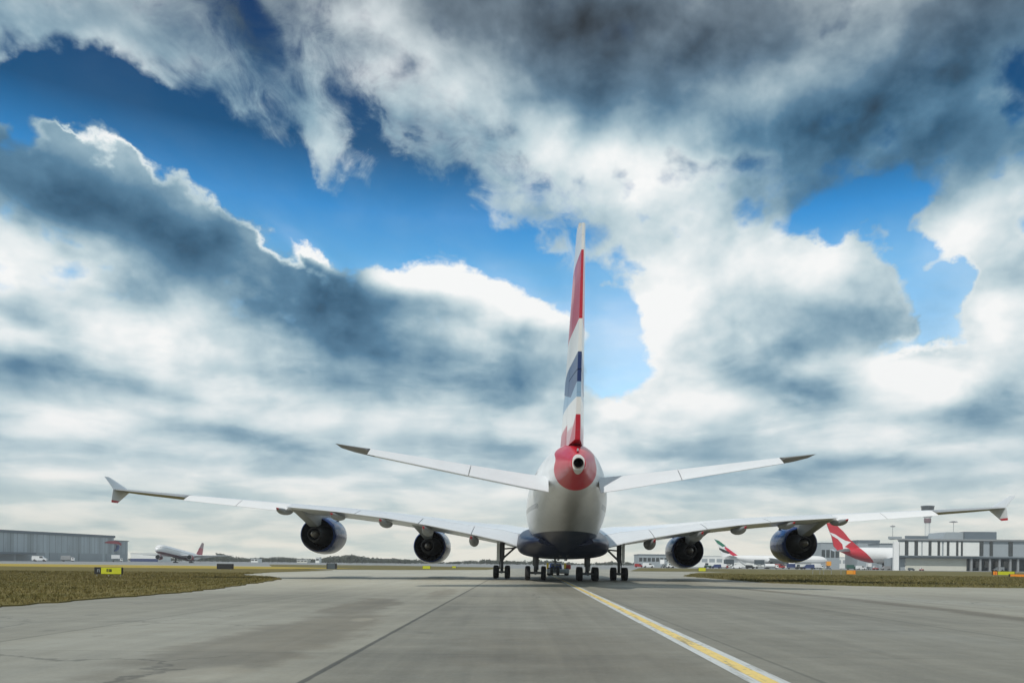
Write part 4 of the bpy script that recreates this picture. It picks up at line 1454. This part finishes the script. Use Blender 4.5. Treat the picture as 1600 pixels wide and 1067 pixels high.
M['hangar_cladding'] = mat('hangar_cladding', (0, 0, 0), .5, var=.10, scale=.06, custom=ribbed)
wall_box('wall', -230, HL, 0, 85, 0, HZ - 1.9, M['hangar_cladding'], hg)
wall_box('roof', -231, HL + .6, -.8, 86, HZ - 1.897, HZ, M['roof_slate'], hg)
low = (at(190, 843.5, 655).z)
wall_box('annex', HL + .603, HL + 22, 3, 70, 0, low - .6, M['hangar_cladding'], hg)
wall_box('annex_roof', HL + .603, HL + 22.6, 2.4, 70.5, low - .597, low, M['roof_slate'], hg)
for i in range(11):
    x = -200 + i * 30.5
    dr = wall_box('door', x + 1, x + 27, -.35, -.004, 0, 6.2, M['panel_grey'], hg)
wall_box('canopy', -120, 24, -7, -.36, 4.6, 6.0, M['roof_slate'], hg)
for x in (-118, -83, -48, -13, 22):
    MB().tube((x, -6.5, 0), (x, -6.5, 4.6), .3, n=8).build('column', M['steel'], hg)
# ribbon emblem: red sweep on top, blue hook below
rb = MB()
top = [(0, 1.0), (3, 1.9), (8, 2.4), (13, 2.0), (15.5, .6), (15.2, -.6), (13, .3), (8, .5), (3, .6)]
rb.prism([(HL - 12 + x * 1.35, low - 3.6 + z * 1.25) for x, z in top], 'Y', -.55, -.36 + .3)
rb.build('ribbon_emblem', mat('ribbon_red', (.38, .03, .05), .5, var=.05), hg, smooth=0)
rb = MB()
hook = [(15.6, -.2), (16.3, -1.3), (15.6, -3.0), (13.4, -4.2), (11.0, -4.5), (13.2, -3.2), (14.2, -1.8), (14.4, -.5)]
rb.prism([(HL - 12 + x * 1.35, low - 3.6 + z * 1.25) for x, z in hook], 'Y', 1.9, 2.9)
rb.build('ribbon_emblem', mat('ribbon_blue', (.04, .08, .24), .5, var=.05), hg, smooth=0)

building('low white and blue shed between the hangar and the departing airliner', 'shed', 204, 247, 863.5, 760, 25, M['panel_pale'], M['panel_pale'], 'shed', 0)
wall_box('base_band', -13, 13, -.12, -.004, 0, 2.8, M['blue_van'], [o for o in COL.objects if o.get('category') == 'shed'][-1])
building('small pale house in front of the distant trees, leftmost of the three', 'house', 392, 403, 872, 900, 12, M['panel_pale'], M['roof_slate'], 'house', 2)
building('wide pale house low in front of the distant trees, between two others', 'house', 464, 480, 874, 900, 12, M['wall_cream'], M['panel_pale'], 'house', 3)
building('narrow white tower-like house before the distant trees left of the outer engine', 'house', 493, 499, 870, 900, 8, M['panel_pale'], M['panel_pale'], 'house', 1)
building('flat grey office block between the airliner wheels and the right inner engine', 'office block', 998, 1044, 865.5, 640, 40, M['panel_grey'], M['roof_slate'], 'office_block', 7)
building('very long pale low airport pier behind the parked airliners', 'pier', 1072, 1420, 869, 760, 40, M['panel_pale'], M['panel_pale'], 'pier_building', 30, slot_m=M['panel_grey'])
building('slate grey flat-roofed block above the rear of the red-tailed airliner', 'office block', 1283, 1312, 847.5, 700, 30, M['panel_grey'], M['roof_slate'], 'office_block', 4)
building('dark flat-roofed block right behind the red fin', 'office block', 1340, 1374, 843.5, 690, 30, M['panel_grey'], M['roof_slate'], 'office_block', 5, roof_t=2.2)
building('low grey link block touching the terminal roof on its left', 'link block', 1374, 1398, 848.5, 560, 20, M['panel_grey'], M['roof_slate'], 'link_block', 0)

# the terminal on the right
TD = 420.0


def tx(px):
    return at(px, 870, TD).x


def tz(py, px=1500):
    return at(px, py, TD).z


tm = thing('terminal', 'pale airport terminal with upright white panels over a dark open ground floor', 'terminal', (tx(1500), TD, 0), 0)
X0 = tx(1500)


def twall(name, a, b, y0, y1, pt, pb, m, parent=None):
    xa, xb = tx(a) - X0, tx(b) - X0
    z0, z1 = max(tz(pb), 0) if pb < 900 else 0, tz(pt)
    if a < 1425 and y1 - y0 > 12:       # the end wall runs back at a slant
        return MB().prism([(xa, y0), (xb, y0), (xb, y1), (xa + .5 * (y1 - y0), y1)], 'Z', z0, z1).build(name, m, parent or tm, smooth=0)
    return wall_box(name, xa, xb, y0, y1, z0, z1, m, parent or tm)


up = twall('upper_floor', 1403, 1800, 0, 34, 844.5, 869.5, M['panel_grey'])
twall('roof', 1400, 1802, -1.2, 35, 842, 844.4, M['steel'])
twall('floor_band', 1403, 1800, -.5, 34, 869.6, 872.0, M['panel_dark'])
twall('wall', 1418, 1514, 2.5, 30, 872.2, 950, M['wall_cream'])
twall('wall', 1403, 1417.8, 3.0, 30, 872.2, 950, M['panel_grey'])
twall('wall', 1514.3, 1800, 9.0, 30, 872.2, 950, M['panel_dark'])
twall('end_column', 1394.5, 1402.7, -1.6, -.1, 847, 950, M['white_paint'])
pan = MB()
zz = [(1405, 1413), (1419, 1428), (1434, 1439), (1441, 1450), (1455, 1464), (1468.5, 1471), (1474, 1478.5), (1483, 1493), (1497, 1500.5), (1504, 1529.5)]
for i, (a, b) in enumerate(zz):
    twall('panel', a, b, -.45, -.004, 846.5 if i else 847.5, 868.4, M['panel_pale'], up)
for a, b in ((1413.4, 1418.7), (1428.3, 1433.7), (1450.3, 1454.7), (1464.3, 1468.2), (1478.8, 1482.7), (1493.3, 1496.7), (1500.8, 1503.7), (1530.2, 1536), (1546, 1551), (1575.5, 1582), (1610, 1616)):
    twall('window', a, b, -.30, -.005, 845.6, 867.6, M['glass_dark'], up)
for i, px in enumerate((1519, 1533, 1548, 1563, 1580, 1592, 1608)):
    x = tx(px) - X0
    MB().box((x, 1.0, tz(872) / 2 - .02), (1.1, 1.1, tz(872) - .06), bev=.1).build('column', M['steel'], tm, smooth=0)
for a, b in ((1519, 1526), (1535, 1545), (1551, 1560), (1566, 1578), (1583, 1598)):
    twall('window', a, b, 8.90, 8.996, 876, 886, M['glass_dark'])
pr = MB()
x0, x1, xr = tx(1479) - X0, tx(1487) - X0, tx(1514) - X0
pr.prism([(x0, tz(842) + .004), (x1, tz(830.3)), (xr, tz(830.3)), (xr, tz(842) + .004)], 'Y', 6, 26)
pr.build('plant_room', M['panel_grey'], tm, smooth=0)
twall('plant_room', 1514.5, 1565, 5, 25, 829.5, 841.8, M['roof_slate'])
twall('plant_room', 1420, 1457, 5, 22, 836.8, 841.8, M['roof_slate'])
twall('plant_room', 1397, 1419, 8, 22, 838, 841.8, M['panel_grey'])
for px, top_, w_ in ((1502.5, 815, 2.2), (1405.5, 823, 1.4)):
    x = tx(px) - X0
    mb = MB()
    mb.tube((x, 9, tz(842)), (x, 9, tz(top_)), .16, .10, n=8)
    mb.lathe([(tz(top_), .1), (tz(top_) + .3, w_), (tz(top_) + .7, w_ * .8), (tz(top_) + 1.0, .1)], 'Z', (x, 9, 0), 14)
    mb.build('mast', M['steel'], tm)

# control tower far behind
td = 1150.0
pt = at(1449, 838, td)
tw = thing('control_tower', 'tall slender control tower with dark glazed cab above the terminal roof', 'control tower', (pt.x, td, 0), 0)


def zt(py):
    return at(1449, py, td).z


pxm = td / F
mb = MB()
mb.lathe([(0, 5.0), (zt(838), 3.6), (zt(818), 3.4), (zt(809), 4.4)], 'Z', n=20, cap=True)
mb.build('shaft', M['panel_pale'], tw)
MB().lathe([(zt(817), 3.6), (zt(816), 4.6), (zt(810), 4.8), (zt(809), 3.4)], 'Z', n=20, cap=True).build('service_ring', mat('ring_maroon', (.16, .09, .11), .5, var=.1), tw)
MB().lathe([(zt(808.8), 4.5), (zt(806), 6.5), (zt(801), 9.2), (zt(798.5), 8.6)], 'Z', n=24, cap=True).build('collar', M['white_paint'], tw)
MB().lathe([(zt(798.4), 8.2), (zt(794), 8.6), (zt(791), 9.0)], 'Z', n=16, cap=True).build('cab', M['glass_dark'], tw, smooth=20)
MB().lathe([(zt(790.9), 9.2), (zt(790.2), 9.2), (zt(789.3), 2.0)], 'Z', n=16, cap=True).build('roof', M['roof_slate'], tw, smooth=20)

# ------------------------------------------------------------------ signs and markers


def sign(label, cat, px0, px1, ptop, d, panels, name='taxiway_sign', depth=.18, leg_m=None, legs=None, z0=.28):
    a, b = at(px0, ptop, d), at(px1, ptop, d)
    h = a.z
    w = b.x - a.x
    root = thing(name, label, cat, ((a.x + b.x) / 2, d, 0), 0)
    MB().box((0, 0, (h + z0) / 2), (w, depth, h - z0), bev=.02).build('board', M['black_paint'], root, smooth=0)
    for f0, f1, m in panels:
        wall_box('panel', -w / 2 + w * f0 + .02, -w / 2 + w * f1 - .02, -depth / 2 - .02, -depth / 2 - .003, z0 + .03, h - .03, m, root)
    for x in (legs or (-w * .42, 0, w * .42)):
        MB().tube((x, 0, 0), (x, 0, z0 + .01), .035, n=8).build('leg', M['steel'], root)
    return root, w, h


M['sign_yellow'] = mat('sign_yellow', (0.50, 0.52, 0.015), 0.45, var=.12, scale=2.0)
root, w, h = sign('yellow and black taxiway sign standing in the grass at the left', 'sign', 148, 192, 885.5, 78, [(.24, .97, M['sign_yellow'])])
zc = (h + .28) / 2
mk = MB()
for x in (-.55, -.42, -.25, -.12, -.02):
    mk.box((w * .12 + x * .8, -.125, zc + .03), (.06, .012, .26))
for x, dz in ((-.48, .10), (-.18, .10), (-.18, -.06)):
    mk.box((w * .12 + x * .8, -.126, zc + .03 + dz), (.11, .010, .05))
kind_ = mk.build('lettering', M['black_paint'], root, smooth=0)
mk = MB()
mk.box((-w * .38, -.096, zc), (.05, .012, .28)); mk.box((-w * .38 + .1, -.096, zc + .1), (.15, .012, .05)); mk.box((-w * .38 + .17, -.096, zc), (.05, .012, .28))
mk.build('lettering', M['panel_grey'], root, smooth=0)
sign('wide black back of a sign board in the grass below the departing airliner', 'sign', 339, 365, 880.3, 135, [], legs=(-.9, .9))
sign('small dark equipment box in the grass below the left outer engine', 'equipment box', 511, 526, 879.5, 175, [(.1, .9, M['panel_dark'])], name='equipment_box', depth=.8, z0=.12)
sign('small yellow marker board below the left inner engine', 'marker board', 660, 673, 883.5, 190, [(.03, .97, M['sign_yellow'])], name='marker_board', z0=.2)
sign('tiny yellow marker board just left of the left main wheels', 'marker board', 706, 713, 884, 230, [(.05, .95, M['sign_yellow'])], name='marker_board', z0=.2)
sign('small yellow marker board below the right inner engine', 'marker board', 1091, 1103, 886.5, 200, [(.03, .97, M['sign_yellow'])], name='marker_board', z0=.2)
sign('bright orange marker board in the grass below the red fin', 'marker board', 1322, 1337, 890.3, 165, [(.02, .72, M['amber']), (.72, .98, M['orange_paint'])], name='marker_board', z0=.12)
root, w, h = sign('yellow taxiway sign with a red-orange square, at the right edge before the terminal', 'sign', 1550, 1586, 892, 165, [(.03, .22, M['orange_paint']), (.24, .97, M['sign_yellow'])])
mk = MB()
mk.box((-w * .37, -.118, h * .6), (.07, .012, .5)); mk.box((-w * .37 + .12, -.118, h * .6), (.07, .012, .5))
mk.build('lettering', M['red_paint'], root, smooth=0)
sign('long low orange barrier beside the yellow sign at the far right', 'barrier', 1577, 1640, 896.5, 155, [(.005, .995, M['orange_paint'])], name='barrier', depth=.5, z0=.05)
for i, px in enumerate((1270, 1281, 1287, 1299, 1314)):
    p = gx(px, 168)
    hh = at(px, 889 + (i % 2) * 1.0, 168).z
    t = thing('marker_post', 'thin upright marker post in a row in the right grass below the outer engine', 'marker post', (p.x, p.y, 0), 0, 'thin marker posts in the right grass')
    MB().tube((0, 0, 0), (0, 0, hh), .06, .05, n=8).build('post', M['steel'], t)
    MB().tube((0, 0, hh + .002), (0, 0, hh + .16), .075, .06, n=8).build('cap', M['sign_yellow'] if i in (2,) else M['panel_dark'], t)

# ------------------------------------------------------------------ service vehicles on the far apron


def vehicle(label, px, d, shape, m, rz=0.0, m2=None, sc=1.0):
    p = gx(px, d)
    names = {'van': ('van', 'van'), 'box': ('box_truck', 'truck'), 'tractor': ('baggage_tractor', 'tractor'), 'lift': ('lift_truck', 'truck'), 'stairs': ('stair_truck', 'stair truck'), 'tanker': ('fuel_tanker', 'tanker')}
    nm, cat = names[shape]
    t = thing(nm, label, cat, (p.x, p.y, 0), rz)
    t.scale = (sc, sc, sc)
    tr = M['tyre']
    wx = []
    if shape == 'van':
        b = MB()
        b.loft([[(x, y, z) for x, z in ((-2.6, .45), (2.6, .45), (2.65, 1.15), (1.75, 1.35), (1.05, 2.2), (-2.5, 2.25), (-2.65, 1.4))] for y in (-.95, -.9, .9, .95)])
        bo = b.build('body', m, t, smooth=20)
        MB().prism([(1.62, 1.38), (1.02, 2.05), (.15, 2.08), (.15, 1.38)], 'Y', -.985, -.952).build('window', M['glass_dark'], bo, smooth=0)
        wx = (-1.6, 1.7)
    elif shape in ('box', 'lift'):
        zt_ = 3.4 if shape == 'box' else 4.6
        zb_ = .95 if shape == 'box' else 2.1
        MB().box((-.9, 0, (zt_ + zb_) / 2), (5.0, 2.4, zt_ - zb_), bev=.06).build('box_body', m, t, smooth=0)
        c = MB().box((2.6, 0, 1.45), (1.7, 2.2, 1.7), bev=.15, taper=(.85, .95)).build('cab', m2 or m, t, smooth=20)
        MB().box((2.7, -1.09, 1.75), (.9, .06, .6), bev=.02).build('window', M['glass_dark'], c, smooth=0)
        f = MB().box((0, 0, .72), (6.6, 1.5, .3))
        if shape == 'lift':
            f.tube((-2.6, .5, .9), (.8, .5, 2.1), .12, n=8).tube((.8, -.5, .9), (-2.6, -.5, 2.1), .12, n=8)
        f.build('frame', M['gear_grey'], t, smooth=0)
        wx = (-2.2, 2.4)
    elif shape == 'tractor':
        MB().box((0, 0, .75), (3.0, 1.4, .7), bev=.1).build('body', m, t, smooth=20)
        c = MB().box((-.5, 0, 1.65), (1.3, 1.25, 1.0), bev=.08, taper=(.85, .9)).build('cab', m2 or M['panel_pale'], t, smooth=20)
        MB().box((-.5, -.62, 1.7), (.8, .06, .5)).build('window', M['glass_dark'], c, smooth=0)
        wx = (-1.0, 1.0)
    elif shape == 'stairs':
        MB().box((0, 0, .8), (6.5, 2.0, .6), bev=.08).build('chassis', m, t, smooth=0)
        s_ = MB()
        s_.prism([(-3.0, 1.2), (-2.3, 1.2), (3.0, 4.6), (3.9, 4.6), (3.9, 5.0), (2.7, 5.0), (-3.0, 1.5)], 'Y', -.8, .8)
        s_.build('staircase', M['steel'], t, smooth=0)
        s_ = MB()
        for yy in (-.8, .8):
            s_.tube((-2.6, yy, 2.2), (2.9, yy, 5.9), .06, n=6).tube((2.9, yy, 5.9), (3.9, yy, 5.9), .06, n=6).tube((3.9, yy, 5.9), (3.9, yy, 4.9), .06, n=6)
        s_.build('handrail', M['steel'], t, smooth=0)
        wx = (-2.2, 2.2)
    elif shape == 'tanker':
        MB().lathe([(-4.2, .6), (-4.0, 1.1), (1.6, 1.1), (1.9, .6)], 'X', (0, 0, 2.0), 20, cap=True).build('tank', m, t)
        c = MB().box((3.1, 0, 1.5), (1.7, 2.3, 1.9), bev=.15, taper=(.85, .95)).build('cab', m2 or m, t, smooth=20)
        MB().box((3.2, -1.12, 1.85), (.9, .06, .6)).build('window', M['glass_dark'], c, smooth=0)
        MB().box((-.2, 0, .75), (8, 1.4, .3)).build('frame', M['gear_grey'], t, smooth=0)
        wx = (-3.2, -2.1, 2.9)
    for x in wx:
        for y in (-.85, .85):
            MB().lathe([(-.14, .1), (-.16, .36), (-.1, .44), (.1, .44), (.16, .36), (.14, .1)], 'Y', n=14).build('wheel', tr, t, loc=(x, y, .44))
    return t


W_, P_ = M['white_paint'], M['panel_pale']
VEH = [
    ('white van just right of the big airliner wheels', 1013, 460, 'van', W_, 0.1, None, 1.2),
    ('dark red van beside the white van right of the big airliner wheels', 998, 490, 'van', M['red_van'], 0, None, 1.0),
    ('white high-lift truck left of the right inner engine', 1037, 450, 'lift', W_, 1.2, P_, 1.0),
    ('small white tractor close to the left side of the right inner engine', 1047, 430, 'tractor', W_, .3, None, 1.2),
    ('dark green tractor just right of the right inner engine', 1106, 470, 'tractor', M['green_van'], 0, M['panel_dark'], 1.4),
    ('blue van left of the striped fin', 1119, 450, 'van', M['blue_van'], 3.1, None, 1.0),
    ('red and white box truck under the striped fin', 1131, 480, 'box', W_, .1, M['red_van'], .75),
    ('dark grey lift truck under the striped fin', 1141, 520, 'lift', M['panel_dark'], .4, P_, 1.2),
    ('grey stair truck right of the striped fin', 1162, 470, 'stairs', M['grey_van'], 2.6, None, .8),
    ('black van below the white striped-fin airliner', 1172, 440, 'van', M['black_paint'], 0, None, .9),
    ('white van with a flat nose in front of the dark lift truck', 1151, 450, 'van', W_, 3.0, None, .95),
    ('dark grey catering truck midway between the striped fin and the outer engine', 1189, 500, 'lift', M['panel_dark'], 0, W_, 1.15),
    ('white fuel tanker left of the right outer engine', 1206, 450, 'tanker', W_, 0, P_, .9),
    ('red van behind the tanker left of the right outer engine', 1218, 520, 'van', M['red_van'], 0, None, 1.3),
    ('dark blue box truck under the right outer engine', 1238, 460, 'box', M['blue_van'], 0, W_, .9),
    ('black tractor under the right outer engine', 1249, 440, 'tractor', M['black_paint'], 0, M['panel_dark'], 1.2),
    ('dark blue van under the right edge of the outer engine', 1263, 450, 'van', M['blue_van'], 3.0, None, 1.2),
    ('white box truck behind the thin marker posts', 1277, 480, 'box', W_, .2, P_, 1.0),
    ('tall truck with an orange box, left of the red-tailed airliner', 1294, 470, 'lift', M['amber'], 1.4, W_, 1.0),
    ('dark green box truck below the red tail cone', 1330, 450, 'box', M['green_van'], 0, M['green_van'], .8),
    ('white van under the rear of the red-tailed airliner', 1345, 445, 'van', W_, .2, None, 1.0),
    ('white lift truck under the red-tailed airliner', 1357, 455, 'lift', W_, 1.5, W_, .8),
    ('grey van close to the white end column of the terminal', 1384, 440, 'van', M['grey_van'], 3.1, None, .95),
    ('red tractor between the red-tailed airliner and the terminal', 1368, 440, 'tractor', M['red_van'], 0, W_, 1.0),
    ('black car-like van parked before the cream terminal wall', 1424, 405, 'van', M['panel_dark'], 0, None, .6),
    ('brown tractor parked before the cream terminal wall', 1440, 405, 'tractor', M['red_van'], 0, P_, .7),
    ('white van parked in the dark open ground floor of the terminal', 1560, 425, 'van', W_, 3.1, None, 1.0),
    ('white van parked in front of the hangar doors', 62, 530, 'van', W_, .3, None, 1.6),
    ('grey box truck parked in front of the hangar, right of the white van', 106, 560, 'box', M['grey_van'], .3, W_, 1.2),
    ('white lift truck parked by the hangar emblem', 183, 590, 'lift', W_, .5, P_, 1.1),
]
for v in VEH:
    vehicle(*v)

# ------------------------------------------------------------------ the far woods


def woods(name, label, spans, m, seed):
    rg = np.random.default_rng(seed)
    VV = []
    for px0, px1, d0, d1, n, h0, h1 in spans:
        for i in range(n):
            px, d = rg.uniform(px0, px1), rg.uniform(d0, d1)
            p = gx(px, d)
            H = rg.uniform(h0, h1) * (0.75 + 0.35 * math.sin(px * .043) * math.sin(px * .017 + 2))
            Wd = H * rg.uniform(.45, .8)
            k = 46
            u = rg.normal(0, 1, (k, 3))
            u /= np.linalg.norm(u, axis=1)[:, None]
            r = rg.uniform(.35, 1.0, k)[:, None] ** .6
            c = u * r * np.array([Wd, Wd, H * .46]) + np.array([p.x, p.y, H * .52])
            a = rg.normal(0, 1, (k, 3)); a /= np.linalg.norm(a, axis=1)[:, None]
            b = np.cross(a, u); b /= np.linalg.norm(b, axis=1)[:, None] + 1e-6
            sz = rg.uniform(.5, 1.25, k)[:, None] * H * .12
            VV.append(np.stack([c - a * sz - b * sz, c + a * sz - b * sz * .7, c + a * sz * .8 + b * sz, c - a * sz * .7 + b * sz * .9], 1))
    V = np.concatenate(VV).reshape(-1, 3)
    nq = len(V) // 4
    me = bpy.data.meshes.new(name)
    me.vertices.add(4 * nq); me.vertices.foreach_set('co', V.reshape(-1))
    me.loops.add(4 * nq); me.loops.foreach_set('vertex_index', np.arange(4 * nq, dtype=np.int32))
    me.polygons.add(nq)
    me.polygons.foreach_set('loop_start', np.arange(0, 4 * nq, 4, dtype=np.int32))
    me.polygons.foreach_set('loop_total', np.full(nq, 4, dtype=np.int32))
    me.update(calc_edges=True)
    me.materials.append(m)
    o = bpy.data.objects.new(name, me)
    COL.objects.link(o)
    kind(o, 'stuff')
    o['label'] = label


M['far_foliage'] = mat('far_foliage', (0.050, 0.060, 0.038), 0.9, spec=.1, var=.35, scale=.05)
woods('woodland', 'long low line of distant woods along the airfield horizon',
      [(310, 720, 930, 1250, 620, 5, 8), (340, 620, 1300, 1700, 420, 9, 14), (700, 1100, 1000, 1500, 520, 4, 8), (-200, 320, 1100, 1500, 300, 6, 9)], M['far_foliage'], 5)


# ------------------------------------------------------------------ the air itself
hz = MB().box((0, 900, 47.5), (4800, 2400, 97.0)).build('haze', [], None, smooth=0)
kind(hz, 'stuff')
hm = bpy.data.materials.new('haze')
hm.use_nodes = True
hm.node_tree.nodes.clear()
g = NG(hm.node_tree)
vol = g.add('ShaderNodeVolumePrincipled', {'Color': (0.97, 0.985, 1.0, 1), 'Density': 0.00022, 'Anisotropy': 0.2})
ho = g.add('ShaderNodeOutputMaterial')
g.l.new(vol.outputs[0], ho.inputs['Volume'])
hz.data.materials.append(hm)
